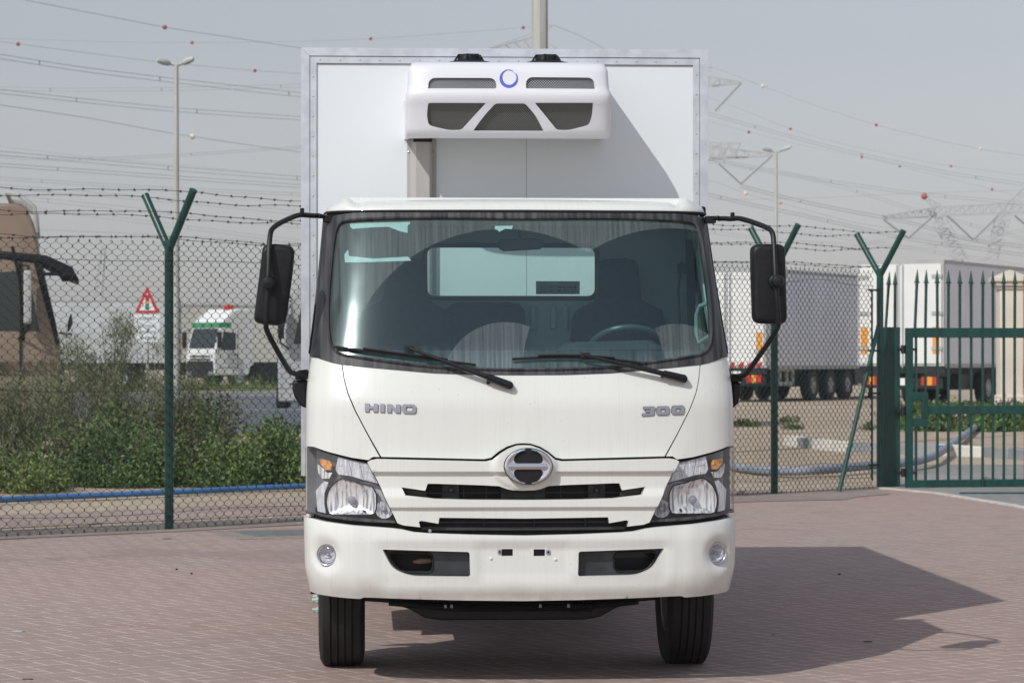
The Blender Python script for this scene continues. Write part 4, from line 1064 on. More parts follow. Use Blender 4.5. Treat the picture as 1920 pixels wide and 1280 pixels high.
# ---------------- refrigeration unit
prf = [(2.655, .47), (2.672, .515), (2.70, .53), (2.815, .580), (2.842, .598), (2.885, .600), (2.897, .582), (2.94, .572), (3.005, .556), (3.028, .535), (3.040, .50)]
pu = lerpf(prf)
UW = .521; uc = -.009
class USurf(Surf):
    def pt(s, u, z, off=0.0):
        p = Surf.pt(s, u, z, off); p.x += uc; return p
    def u_of_x(s, x, z): return Surf.u_of_x(s, x - uc, z)
unit = USurf(smoothf([(2.6, UW + .004), (2.82, UW), (2.893, UW), (2.90, UW - .010), (3.0, UW - .014), (3.04, UW - .03)], .003), lambda z: BF - (pu(z - .004) + pu(z + .004)) / 2, .075, 4.0, UW)
SU = unit.S
zu = lambda py: CH + (HZ - py) * 13.98 / FPX
o = [(-SU - .52, 2.690), (-SU - .3, 2.676), (-SU - .04, 2.658)] + [(u, 2.656) for u in np.linspace(-SU, SU, 20)] + [(SU + .04, 2.658), (SU + .3, 2.676), (SU + .52, 2.690), (SU + .52, 3.04)] + [(u, 3.04) for u in np.linspace(SU, -SU, 20)] + [(-SU - .52, 3.04)]
def slotr(px0, py0, px1, py1, r):
    a = unit.inv(px0, py1); b = unit.inv(px1, py0); r_ = r
    pts = [(a[0], a[1])]
    pts += [(b[0], a[1])] + [(b[0] - r_ + r_ * math.cos(R(q)), b[1] - r_ + r_ * math.sin(R(q))) for q in (0, 22, 45, 68, 90)] + [(a[0] + r_ + r_ * math.cos(R(q)), b[1] - r_ + r_ * math.sin(R(q))) for q in (90, 112, 135, 158, 180)]
    return pts
h1 = slotr(802, 146.5, 930.5, 166, .034); h2 = slotr(986.5, 146, 1114.5, 166, .034)
h3 = roundc(unit.outl([(802.5, 193), (911, 193.3), (865, 243.5), (842, 244.3), (803, 235), (800.5, 215)]), [.012, .003, .012, .06, .04, 0])
h4 = roundc(unit.outl([(929, 194), (985, 194), (1004, 216), (1019.5, 245.5), (887.5, 245), (906, 219)]), [.015, .015, .05, .003, .003, .05])
h5 = roundc(unit.outl([(1003, 193), (1112.5, 193), (1111, 215), (1106, 234), (1066, 244.3), (1044, 243.5)]), [.003, .006, 0, .05, .06, .012])
un = patch(unit, o, [h1, h2, h3, h4, h5], thick=.018, g=.020).build('refrigeration_unit', mt['unit_white'], box, smooth=48, bevel=.0035)
cp = MB()
for z_, dd in ((3.0392, -.006), (2.6570, .006)):
    lo_ = [unit.pt(u, z_, -.004) for u in np.linspace(-SU - .50, SU + .50, 80)]; n = len(lo_)
    if dd > 0: lo_ = [Vector((p.x, p.y, z_ + .002 + .034 * max(0, (p.y - (BF - .50)) / .5))) for p in lo_]
    cp.add(lo_ + [p + Vector((0, .0, dd)) for p in lo_], [tuple(range(n)), tuple(range(2 * n - 1, n - 1, -1))] + [(i, i + 1, n + i + 1, n + i) for i in range(n - 1)])
cp.build('unit_cover', mt['unit_white'], un, smooth=0, split=True)
mt['umesh1'] = line_grid_mat('expanded_metal_mesh', (.012, .012, .013), (.55, .56, .58), .0135, .20, metal=.2)
mt['umesh2'] = line_grid_mat('grey_condenser_mesh', (.030, .031, .030), (.165, .165, .150), .0120, .26)
for h, mm in ((h1, 'umesh1'), (h2, 'umesh1'), (h3, 'umesh2'), (h4, 'umesh2'), (h5, 'umesh2')): patch(unit, h, off=-.016, thick=.002, g=.03).build('vent_mesh', mt[mm], un, smooth=0)
# blue ring logo: brush-like arc, thick at the left and bottom
c0 = unit.inv(954, 148); lg = MB(); A0 = []; 
rad = 17.8 * 13.99 / FPX; outer = []; inner = []
for i in range(41):
    a = 62 + (395 - 62) * i / 40; th = .0025 + .0085 * math.sin(math.pi * min(1, max(0, (i / 40)) ** .8)) ; th = .0030 + .0125 * (sstep(0, 18, i) * 1.0 if i < 30 else 1 - .75 * sstep(30, 40, i))
    outer.append((c0[0] + rad * math.cos(R(a)), c0[1] + rad * math.sin(R(a)))); ri = rad - th; inner.append((c0[0] + .0012 + ri * math.cos(R(a)), c0[1] + .001 + ri * math.sin(R(a))))
patch(unit, outer + inner[::-1], off=.0012, thick=.002, g=.02, mb=lg)
thin = [(c0[0] + (rad - .006) * math.cos(R(a)), c0[1] + (rad - .004) * math.sin(R(a))) for a in range(88, 14, -6)]; thin2 = [(c0[0] + (rad - .0075) * math.cos(R(a)), c0[1] + (rad - .0055) * math.sin(R(a))) for a in range(16, 90, 6)]
patch(unit, thin + thin2, off=.0012, thick=.002, g=.02, mb=lg)
lg.build('ring_logo', mt['logo'], un, smooth=0)
for px in (880, 1025):
    fn = MB(); p = T(px, 119, 1.44); fn.lathe([(.12, 0), (.12, .012), (.062, .026), (.058, .048), (.040, .056), (.001, .058)], (p.x, 1.44, 3.044), 'Z', 26)
    F = fn.build('fan_shroud', mt['blk'], un, bevel=.002)
    fn = MB()
    for k in range(6): a = k * math.pi / 3 + .3; fn.tube([(p.x, 1.44, 3.098), (p.x + .06 * math.cos(a), 1.44 + .06 * math.sin(a), 3.094), (p.x + .08 * math.cos(a), 1.44 + .08 * math.sin(a), 3.062)], .006, 6)
    fn.build('fan_guard', mt['blk'], F)
# ---------------- wheels and running gear
def tyre_prof(R_, w_):
    h = w_ / 2; p = [(R_ * .56, -h * .82), (R_ * .66, -h * .97), (R_ * .80, -h), (R_ * .92, -h * .95), (R_ * .975, -h * .84)]
    t = []; n = 5; gw = .0045
    for i in range(n + 1):
        pass
    xs_ = [-.80, -.46, -.15, .15, .46, .80]
    for k, xx in enumerate(xs_):
        c = xx * h; rr_ = R_ * (1 - .012 * xx * xx)
        if k in (0, 5): p.append((rr_ * .995, c))
        else: p += [(rr_, c - gw), (rr_ - .011, c - gw * .7), (rr_ - .011, c + gw * .7), (rr_, c + gw)]
    p += [(R_ * .975, h * .84), (R_ * .92, h * .95), (R_ * .80, h), (R_ * .66, h * .97), (R_ * .56, h * .82)]
    return p
def wheel(x, y, out, R_=.392, w_=.228, dual=False):
    W_ = MB(); W_.lathe([(.02, -.02), (.20, -.02), (.20, .02), (.02, .02)], (x, y, R_), 'X', 32)
    wo = W_.build('wheel', mt['rim'], truck)
    t_ = MB(); t_.lathe(tyre_prof(R_, w_), (x, y, R_), 'X', 72, close=False); t_.build('tyre', mt['tyre'], wo, smooth=32)
    r_ = MB(); s_ = out
    r_.lathe([(R_ * .57, s_ * w_ * .42), (R_ * .55, s_ * w_ * .40), (R_ * .50, s_ * w_ * .18), (.17, s_ * w_ * .30), (.10, s_ * w_ * .42), (.08, s_ * w_ * .55), (.001, s_ * w_ * .56)], (x, y, R_), 'X', 40, close=False)
    r_.lathe([(R_ * .57, -s_ * w_ * .42), (R_ * .55, -s_ * w_ * .40), (R_ * .52, 0), (.1, 0)], (x, y, R_), 'X', 40, close=False)
    r_.build('rim', mt['rim'], wo, smooth=50)
    n_ = MB()
    for k in range(6):
        a = 2 * math.pi * k / 6 + R(60); cy, cz = y + .115 * math.sin(a), R_ - .115 * math.cos(a)
        n_.lathe([(.018, 0), (.018, .020), (.013, .026), (.013, .044)], (x + s_ * w_ * .46, cy, cz), (s_, 0, 0), 6)
    n_.build('wheel_nut', mt['nut'], wo, bevel=.002, split=True); return wo
AXY = 1.075
wheel(-.852, AXY, -1); wheel(.866, AXY, 1)
for sx in (-1, 1): wheel(sx * .86, 4.85, sx, .39, .205); wheel(sx * .63, 4.85, sx, .39, .205)
for sx in (-1, 1):
    ar = MB(); pts = [(sx * (1.0), AXY - .50 * math.cos(R(a)), .44 + .46 * math.sin(R(a))) for a in range(-5, 190, 13)]
    n = len(pts); ar.add([Vector(p) for p in pts] + [Vector((sx * .66, p[1], p[2])) for p in pts], [(i, i + 1, n + i + 1, n + i) for i in range(n - 1)]); ar.build('wheel_arch', mt['blk'], truck)
ax = MB(); P_ = [(-.74, AXY, .37), (-.62, AXY, .36), (-.52, AXY, .33), (-.44, AXY, .285), (-.36, AXY, .272), (0, AXY, .272), (.36, AXY, .272), (.44, AXY, .285), (.52, AXY, .33), (.62, AXY, .36), (.74, AXY, .37)]
n = len(P_); vs = [(x, y - .045, z + s_ * .045) for x, y, z in P_ for s_ in (-1, 1)] + [(x, y + .045, z + s_ * .045) for x, y, z in P_ for s_ in (-1, 1)]
fs = []
for i in range(n - 1):
    a = 2 * i; b = 2 * n + 2 * i; fs += [(a, a + 2, a + 3, a + 1), (b, b + 1, b + 3, b + 2), (a, b, b + 2, a + 2), (a + 1, a + 3, b + 3, b + 1)]
ax.add(vs, fs); axo = ax.build('front_axle', mt['chassis'], truck, smooth=0, bevel=.006)
a2 = MB()
for sx in (-1, 1):
    a2.b2((sx * .385 - .035, .50, .40), (sx * .385 + .035, 1.70, .425)); a2.b2((sx * .385 - .035, .70, .375), (sx * .385 + .035, 1.45, .40)); a2.b2((sx * .385 - .045, AXY - .07, .31), (sx * .385 + .045, AXY + .07, .44))
    a2.tube([(sx * .50, AXY + .02, .34), (sx * .46, AXY + .06, .8)], .035, 10); a2.tube([(sx * .36, .98, .30), (sx * .36, .98, .46)], .012, 6)
a2.build('leaf_spring', mt['chassis'], axo)
a2 = MB(); a2.tube([(-.62, AXY - .16, .33), (-.3, AXY - .17, .30), (.3, AXY - .17, .30), (.62, AXY - .16, .33)], .018, 8)
for k in range(9): a2.lathe([(.026, 0), (.026, .006)], (.28 + .013 * k, AXY - .17, .302), 'X', 10)
a2.build('tie_rod', mt['chassis'], axo)
a2 = MB()
for x in (-.34, -.31, .13, .27): a2.box((x, AXY - .19, .31), (.014, .012, .018))
a2.build('clamp', mt['letter'], axo, bevel=.002, split=True)
ch = MB()
for sx in (-1, 1): ch.b2((sx * .42, .25, .50), (sx * .35, 6.6, .70))
ch.b2((-.42, .25, .46), (.42, .33, .60)); ch.b2((-.30, .5, .40), (.30, 1.9, .72)); ch.b2((-.70, .22, .44), (.70, .42, .58)); ch.b2((-.55, 1.0, .42), (-.30, 2.2, .60))
ch.b2((-.9, 2.4, .45), (-.5, 3.6, .80)); ch.b2((.5, 2.4, .45), (.9, 3.4, .80)); ch.b2((-.84, 4.80, .33), (.84, 4.90, .45)); ch.ball((0, 4.85, .39), .17, 16)
ch.b2((-.95, .55, .745), (.95, 1.3, .80)); ch.b2((-.5, 1.85, .70), (.5, 6.7, .93))
cho = ch.build('chassis', mt['chassis'], truck, smooth=30, bevel=.01)
cc = MB(); cc.box((-.482, .21, .425), (.026, .01, .02)); cc.box((.352, .21, .43), (.022, .01, .012)); cc.build('yellow_tag', mt['yellow'], cho, split=True)
mf = MB()
for sx in (-1, 1): mf.b2((sx * .56, 5.35, .25), (sx * .98, 5.36, .80))
mf.build('mud_flap', mt['rubber'], truck, split=True)
tl_ = MB()
for sx in (-1, 1): tl_.b2((sx * .62, BR + .0, .72), (sx * .95, BR + .03, .86))
tl_.build('tail_lamp', mt['red'], truck, bevel=.004, split=True)
ORD = 'first second third fourth fifth sixth seventh eighth ninth tenth eleventh twelfth thirteenth fourteenth fifteenth sixteenth seventeenth eighteenth nineteenth twentieth twenty-first twenty-second twenty-third twenty-fourth twenty-fifth twenty-sixth twenty-seventh twenty-eighth twenty-ninth thirtieth'.split()
# ================================================================== FENCE
fence = thing('chain_link_fence', 'green chain link fence with Y posts and barbed wire running behind the truck', 'fence', (0, 0, 0))
FH = 2.53
def post(s, name='fence_post', r=.0405, arms=True, bend=1.0):
    b = fl(s); m_ = MB(); top = b + Vector((0, 0, FH + .045))
    m_.lathe([(r, -.1), (r, FH + .06)], b, 'Z', 20); o = m_.build(name, mt['green'], fence, smooth=40)
    if arms:
        for sg, k in ((1, 1.0), (-1, .96)):
            a = MB(); st = b + Vector((0, 0, FH - .03)); tip = b + (fN if s >= 0 else fN0) * (.335 * sg) + Vector((0, 0, FH + .49 * k)); a.tube([st, tip], r * .86, 18)
            d = (tip - st).normalized(); a.lathe([(r * .93, -.012), (r * .93, .003), (r * .80, .006)], tip, d, 18); a.build('barbed_wire_arm', mt['green'], o, smooth=40)
    c = MB()
    for z in (.12, 1.25, 2.35): c.lathe([(r * 1.05, -.006), (r * 1.05, .006)], b + Vector((0, 0, z)), 'Z', 16)
    c.build('tie_band', mt['green_pvc'], o, split=True); return o
SP = [-3.2, 0, 2.92, 5.84, 8.77, (fB - fA).length]
SP[4] = (PG(1438, 926) - fA).dot(fT)
for s in SP: post(s)
# tall brace by the gate
br = MB(); a = PG(1650, 915); foot = P(1573, 918, 31.6); foot.z = .0; topb = fl(SP[5] - .03) + Vector((0, 0, 1.92)); br.tube([foot, topb], .026, 12); br.build('brace_pole', mt['green'], fence, smooth=40)
tb = MB(); q = fl(SP[5] - .16); tb.tube([q + Vector((0, 0, .1)), q + Vector((0, 0, 2.34))], .012, 8); tb.build('tension_bar', mt['green_pvc'], fence)
for z in (.28, 1.12, 1.62, 2.33):
    tb = MB(); tb.tube([fl(SP[5] - .26, .02) + Vector((0, 0, z)), fl(SP[5] - .02, .02) + Vector((0, 0, z))], .012, 6); tb.build('tension_clip', mt['green_pvc'], fence)
# woven mesh
def weave(s0, s1, hp, vp, name):
    nw = int((s1 - s0) / hp); nz = int(FH / (vp / 2)); rr_ = .0047; V = []; F = []
    off = [(math.cos(a) * rr_, math.sin(a) * rr_) for a in (R(90), R(210), R(330))]
    for k in range(nw):
        kink = .0
        base = len(V)
        nv = 0
        for j in range(nz + 1):
            right = (j + k) % 2; s = s0 + (k + right) * hp + .006 * math.sin(s0 + k * .37) + .004 * math.sin(k * .21 + j * .11) - (.0016 if right else -.0016)
            z = .03 + j * vp / 2 + .012 * math.sin(.35 * (s0 + k * hp)); nn = .045 + (.0018 if right else -.0018) + .006 * math.sin(k * .13 + j * .09)
            for dz in (-.0085, .0085):
                for a, b_ in off: V.append(tuple(fl(s + a, nn + b_) + Vector((0, 0, z + dz))))
                nv += 1
        for j in range(nv - 1):
            for q in range(3): F.append((base + j * 3 + q, base + j * 3 + (q + 1) % 3, base + (j + 1) * 3 + (q + 1) % 3, base + (j + 1) * 3 + q))
        # knuckle at the top and the bottom
        for j, sgn in ((nz, 1), (0, -1)):
            right = (j + k) % 2; s = s0 + (k + right) * hp; z = .03 + j * vp / 2 + .012 * math.sin(.35 * (s0 + k * hp)); b0 = len(V)
            for i in range(6):
                t = i / 5 * math.pi; p = fl(s + .009 * math.cos(t) * (1 if right else -1), .045) + Vector((0, 0, z + sgn * (.004 + .014 * math.sin(t)) - sgn * .004))
                for a in range(3): V.append(tuple(p + fT * (.0028 * math.cos(2.09 * a)) + Vector((0, 0, .0028 * math.sin(2.09 * a)))))
            for i in range(5):
                for q in range(3): F.append((b0 + i * 3 + q, b0 + i * 3 + (q + 1) % 3, b0 + (i + 1) * 3 + (q + 1) % 3, b0 + (i + 1) * 3 + q))
    me = bpy.data.meshes.new(name); me.from_pydata(V, [], F); me.materials.append(mt['green_pvc']); o = bpy.data.objects.new(name, me); COL.objects.link(o); o.parent = fence; return o
weave(-4.2, 5.8, .0535, .092, 'wire_mesh')
weave(5.8, SP[5] - .17, .0435, .090, 'wire_mesh')
for z in (.30, .16, 1.25, 2.40):
    m_ = MB(); pts = []
    for i in range(0, 90):
        s = -4.2 + (SP[5] + 4.0) * i / 89; sag = .012 * math.sin(s * 2.2) + (.02 * math.sin(s * 4.1) if s > 7 else 0); pts.append(fl(s, .052) + Vector((0, 0, z + sag)))
    m_.tube(pts, .0028, 4, cap=False); m_.build('line_wire', mt['green_pvc'], fence)
# barbed strands
def barbed(sg, k, seed):
    r_ = random.Random(seed); f = [.97, .62, .22][k]
    nn = .335 * sg * f; zz_ = FH - .03 + (.52 if sg > 0 else .50) * f
    m_ = MB(); pts = []; n = 200; s0, s1 = -5.2, SP[5] + .02; ph = r_.random() * 6
    for i in range(n + 1):
        s = s0 + (s1 - s0) * i / n; near = min(abs(s - q) for q in SP); sag = -.022 * min(1, near / 1.2) + .012 * math.sin(s * 2.7 + ph) * min(1, near / .5) + .006 * math.sin(s * 7 + ph) * min(1, near / .3)
        pts.append(fl(s, nn + .010 * math.sin(s * 3 + ph)) + Vector((0, 0, zz_ + sag)))
    m_.tube(pts, .0032, 4, cap=False)
    s = s0 + .05
    while s < s1 - .05:
        i = (s - s0) / (s1 - s0) * n; a = pts[int(i)].lerp(pts[min(n, int(i) + 1)], i % 1)
        for q in range(2):
            d = Vector((r_.uniform(-1, 1), r_.uniform(-1, 1), r_.choice((-1, 1)) * r_.uniform(.6, 1.2))).normalized() * .017; c = a + fT * (.006 * q)
            m_.tube([c - d, c + d], .0024, 3)
        m_.lathe([(.0075, -.009), (.0075, .009)], a, fT, 5); s += .16 * r_.uniform(.85, 1.2)
    m_.build('barbed_wire', mt['wire'], fence, smooth=0, fix=False)
for sg in (1, -1):
    for k in range(3): barbed(sg, k, 10 + k + sg)
# ------------------------------------------------------------------ gate post and gate
YG = 32.75
gp0 = P(1655, 913, YG); gp1 = P(1688, 913, YG); gx0, gx1 = gp0.x, gp1.x
gpt = thing('gate_post', 'thick square dark green steel gate post topped by two bent spearheads', 'gate post', ((gx0 + gx1) / 2, YG, 0))
def rel(o, mb): mb.v = [(v[0] - o.location.x, v[1] - o.location.y, v[2] - o.location.z) for v in mb.v]; return mb
m_ = MB(); m_.b2((gx0, YG, -.1), (gx1, YG + .2, 1.90)); rel(gpt, m_).build('post', mt['green'], gpt, bevel=.006)
def spear(m_, x, y, z0, z1, lean=0, r=.019):
    top = Vector((x + lean, y, z1)); bot = Vector((x, y, z0)); d = (top - bot).normalized(); k = lambda h: bot + d * h; H = (top - bot).length
    m_.tube([bot, k(H - .19)], r, 10); m_.tube([k(H - .19), k(H - .175)], r * 1.25, 10)
    m_.tube([k(H - .175), k(H - .16)], r * .8, 8); 
    m_.tube([k(H - .165), k(H - .155), k(H - .145)], [.030, .042, .024], 4); m_.tube([k(H - .15), k(H - .02), k(H)], [.026, .006, .001], 8)
for px, ln in ((1663, .045), (1680, .004)):
    m_ = MB(); x = P(px, 600, YG).x; spear(m_, x, YG + .1, 1.90, CH + (HZ - 508) * YG / FPX, ln, .017); rel(gpt, m_).build('spearhead', mt['green'], gpt, smooth=40)
gate = thing('steel_gate', 'dark green steel swing gate of round bars with spearheads', 'gate', (P(1698, 900, 32.5).x, 32.5, 0), R(9))
sc_g = FPX / 32.6
def gz(py): return CH + (HZ - py) / sc_g
gw = MB(); z_b0, z_b1, z_t0, z_t1, z_m0, z_m1 = .01, .10, gz(633), gz(614.5), gz(776), gz(760)
GL = 3.9
def gb(name, a, b_): m_ = MB(); m_.b2(a, b_); return m_.build(name, mt['green'], gate, bevel=.004)
gb('end_stile', (0, -.03, z_b0), (.085, .03, z_t1 - .002)); gb('far_stile', (GL - .09, -.03, z_b0), (GL, .03, z_t1 - .002))
gb('top_rail', (.086, -.029, z_t0), (GL - .091, .029, z_t1)); gb('middle_rail', (.272, -.029, z_m0), (GL - .091, .029, z_m1)); gb('bottom_rail', (.086, -.029, z_b0), (GL - .091, .029, z_b1))
lk = MB(); zl0, zl1 = gz(799), gz(735); lk.b2((.086, -.032, zl0), (.270, .032, zl0 + .10)); lk.b2((.086, -.032, zl1 - .10), (.270, .032, zl1)); lk.b2((.195, -.031, zl0 + .101), (.271, .031, zl1 - .101)); lk.build('lock_box', mt['green'], gate, bevel=.004)
for zh in (gz(655), gz(770), gz(885)):
    h = MB(); h.lathe([(.028, -.05), (.028, .05)], (-.03, 0, zh), 'Z', 10); h.box((-.045, 0, zh), (.10, .03, .04)); h.box((.10, -.03, zh), (.05, .02, .03)); h.build('hinge', mt['chassis'], gate, bevel=.004, split=True)
xs_g = [(px - 1698) / sc_g / math.cos(R(9)) for px in (1716, 1736, 1759, 1780, 1802, 1824, 1846, 1866, 1887, 1908)]
x = xs_g[-1]
while x < GL - .25: x += .132; xs_g.append(x)
for i, x in enumerate(xs_g):
    m_ = MB(); r_ = .0175
    lean = .03 if i == 0 else (.012 if i == 1 else .004 * math.sin(i * 2.3)); lo = .11 if i else .11
    z0_ = z_b1 + .001
    if i == 0: m_.tube([(x + .012, 0, z_b1), (x + .012, 0, zl0)], r_, 8); m_.tube([(x + .012, 0, zl1), (x + .012, 0, z_t0)], r_, 8)
    else: m_.tube([(x, 0, z_b1), (x, 0, z_m0)], r_, 8); m_.tube([(x, 0, z_m1), (x, 0, z_t0)], r_, 8)
    spear(m_, x - (.0 if i else .0), 0, z_t1, gz(505 + .15 * i), lean, r_); m_.build('spear_bar', mt['green'], gate, smooth=40)
m_ = MB(); xd = (1846 - 1698) / sc_g; m_.tube([(xd, -.05, .12), (xd, -.05, -.10)], .012, 8); m_.build('drop_bolt', mt['green'], gate)
tr = thing('gate_track', 'low green steel ground rail under the gate', 'rail', (P(1800, 932, 31.0).x, 31.0, 0), R(2))
m_ = MB(); m_.b2((.0, 0, .0), (3.2, .05, .028)); m_.build('rail', mt['green'], tr, bevel=.004)
# ------------------------------------------------------------------ cream stone pier and wall
YP = 66; pz = G(YP); px0, px1 = P(1872, 600, YP).x, P(1907, 600, YP).x; w_ = px1 - px0 + .12
pier = thing('stone_gate_pier', 'cream stone gate pier with pyramid cap behind the green gate', 'pillar', ((px0 + px1) / 2 + .05, YP, pz))
m_ = MB(); m_.b2((-w_ / 2, -w_ / 2, 0), (w_ / 2, w_ / 2, 3.02)); pr_o = m_.build('shaft', mt['cream'], pier, bevel=.03)
m_ = MB(); m_.b2((-w_ / 2 - .09, -w_ / 2 - .09, 0), (w_ / 2 + .09, w_ / 2 + .09, .42)); m_.b2((-w_ / 2 - .05, -w_ / 2 - .05, .421), (w_ / 2 + .05, w_ / 2 + .05, .50)); m_.build('plinth', mt['cream'], pier, bevel=.02)
m_ = MB()
for z0, z1, e in ((3.021, 3.10, .04), (3.101, 3.20, .10), (3.201, 3.30, .16)): m_.b2((-w_ / 2 - e, -w_ / 2 - e, z0), (w_ / 2 + e, w_ / 2 + e, z1))
e = w_ / 2 + .15; m_.add([(-e, -e, 3.301), (e, -e, 3.301), (e, e, 3.301), (-e, e, 3.301), (0, 0, 3.50)], [(0, 1, 4), (1, 2, 4), (2, 3, 4), (3, 0, 4), (3, 2, 1, 0)]); m_.build('cap', mt['cream'], pier, bevel=.015)
wall = thing('boundary_wall', 'cream rendered boundary wall joining the stone pier at the right edge', 'wall', (px1 + .22, YP + .1, pz))
m_ = MB(); m_.b2((0, -.12, 0), (9, .12, 2.95)); m_.build('wall_panel', mt['cream'], wall, bevel=.02)
m_ = MB(); m_.b2((-.0, -.2, 2.951), (9, .2, 3.1)); m_.build('coping', mt['cream'], wall, bevel=.03)
m_ = MB()
for x in (.15, 3.0): m_.b2((x, -.17, .3), (x + 2.6, -.121, .4)); m_.b2((x, -.17, 2.7), (x + 2.6, -.121, 2.8))
m_.build('moulding', mt['cream'], wall, bevel=.02, split=True)
# ------------------------------------------------------------------ manhole cover by the left front of the truck
mh0 = PG(545, 1002); mh = thing('drain_cover', 'grey drain cover in a pale concrete frame on the paving', 'drain cover', (mh0.x, mh0.y, .009), R(20))
m_ = MB(); m_.b2((-.62, -.55, -.05), (.62, .55, .006)); m_.build('concrete_frame', mt['concrete'], mh, bevel=.004)
m_ = MB(); m_.b2((-.42, -.36, -.02), (.42, .36, .011)); m_.build('cover_plate', M('cover_grey', (.17, .18, .17), .7, var=.2, scale=10, bump=.3), mh, bevel=.003)
# ------------------------------------------------------------------ pipes, hose, kerbs
def snake(name, pts, r, mat, label, cat, flat=1.0, seg=12, it=2, group=None):
    P_ = [Vector(p) for p in pts]
    for _ in range(it):
        q = [P_[0]]
        for a, b in zip(P_[:-1], P_[1:]): q += [a * .75 + b * .25, a * .25 + b * .75]
        P_ = q + [P_[-1]]
    m_ = MB(); m_.tube(P_, r, seg)
    if flat != 1: 
        m_.v = [(v[0], v[1], v[2]) for v in m_.v]
    return tag(m_.build(name, mat, smooth=60), label, cat, group)
def on(px, py, h=0): p = PG(px, py); return (p.x, p.y, p.z + h)
snake('blue_pipe', [on(-160, 957, .05), on(0, 946, .055), on(130, 939, .05), on(317, 932, .055), on(470, 923, .05), on(570, 919, .05), on(800, 907, .05)], .032, mt['bluepipe'], 'blue plastic pipe lying along the foot of the green bushes', 'pipe')
snake('hose', [on(1335, 868, .05), on(1378, 885, .06), on(1440, 893, .07), on(1500, 897, .10), on(1560, 894, .10), on(1640, 886, .11), on(1700, 884, .12), on(1745, 877, .14), on(1772, 862, .16), on(1795, 838, .12), on(1835, 803, .08), on(1850, 794, .05)], [.05] * 1 if False else .058, mt['hose'], 'grey blue lay-flat hose snaking over the sand behind the gate', 'hose', seg=14)
cu = MB(); q = Vector(on(1765, 862, .16)); cu.lathe([(.061, -.06), (.067, -.05), (.067, .05), (.061, .06)], q, (.4, .9, 0), 14); tag(cu.build('hose_clamp', mt['bluepipe']), 'bright blue band clamped round the grey hose behind the gate', 'clamp')
# black and white kerb stones
kpts = [on(1476, 834), on(1530, 841), on(1600, 848), on(1680, 851), on(1760, 853), on(1850, 857), on(2000, 868)]
K = []; 
for a, b in zip(kpts[:-1], kpts[1:]):
    a, b = Vector(a), Vector(b); n = max(1, round((b - a).length / .75))
    for i in range(n): K.append((a.lerp(b, i / n), a.lerp(b, (i + 1) / n)))
edge = [1476, 1506, 1542, 1597, 1642, 1712, 1755, 1845, 1903]
for i, (a, b) in enumerate(K):
    pxm = 960 + FPX * ((a + b) / 2).x / ((a + b) / 2).y; k = sum(pxm > e_ for e_ in edge)
    white = k in (1, 3, 5, 7)
    d = (b - a); L_ = d.length; m_ = MB(); m_.box((0, 0, .07), (L_ - .02, .16, .20))
    o = m_.build('kerb_stone', mt['kw'] if white else mt['kb'], None, bevel=.02); o.location = (a + b) / 2; o.rotation_euler = (R(random.uniform(-4, 4)), R(random.uniform(-2, 2)), math.atan2(d.y, d.x))
    tag(o, ('white painted' if white else 'grey') + ' kerb stone, %s from the truck in the row beyond the gate' % ORD[i], 'kerb stone', 'kerb stones edging the sand beyond the gate')
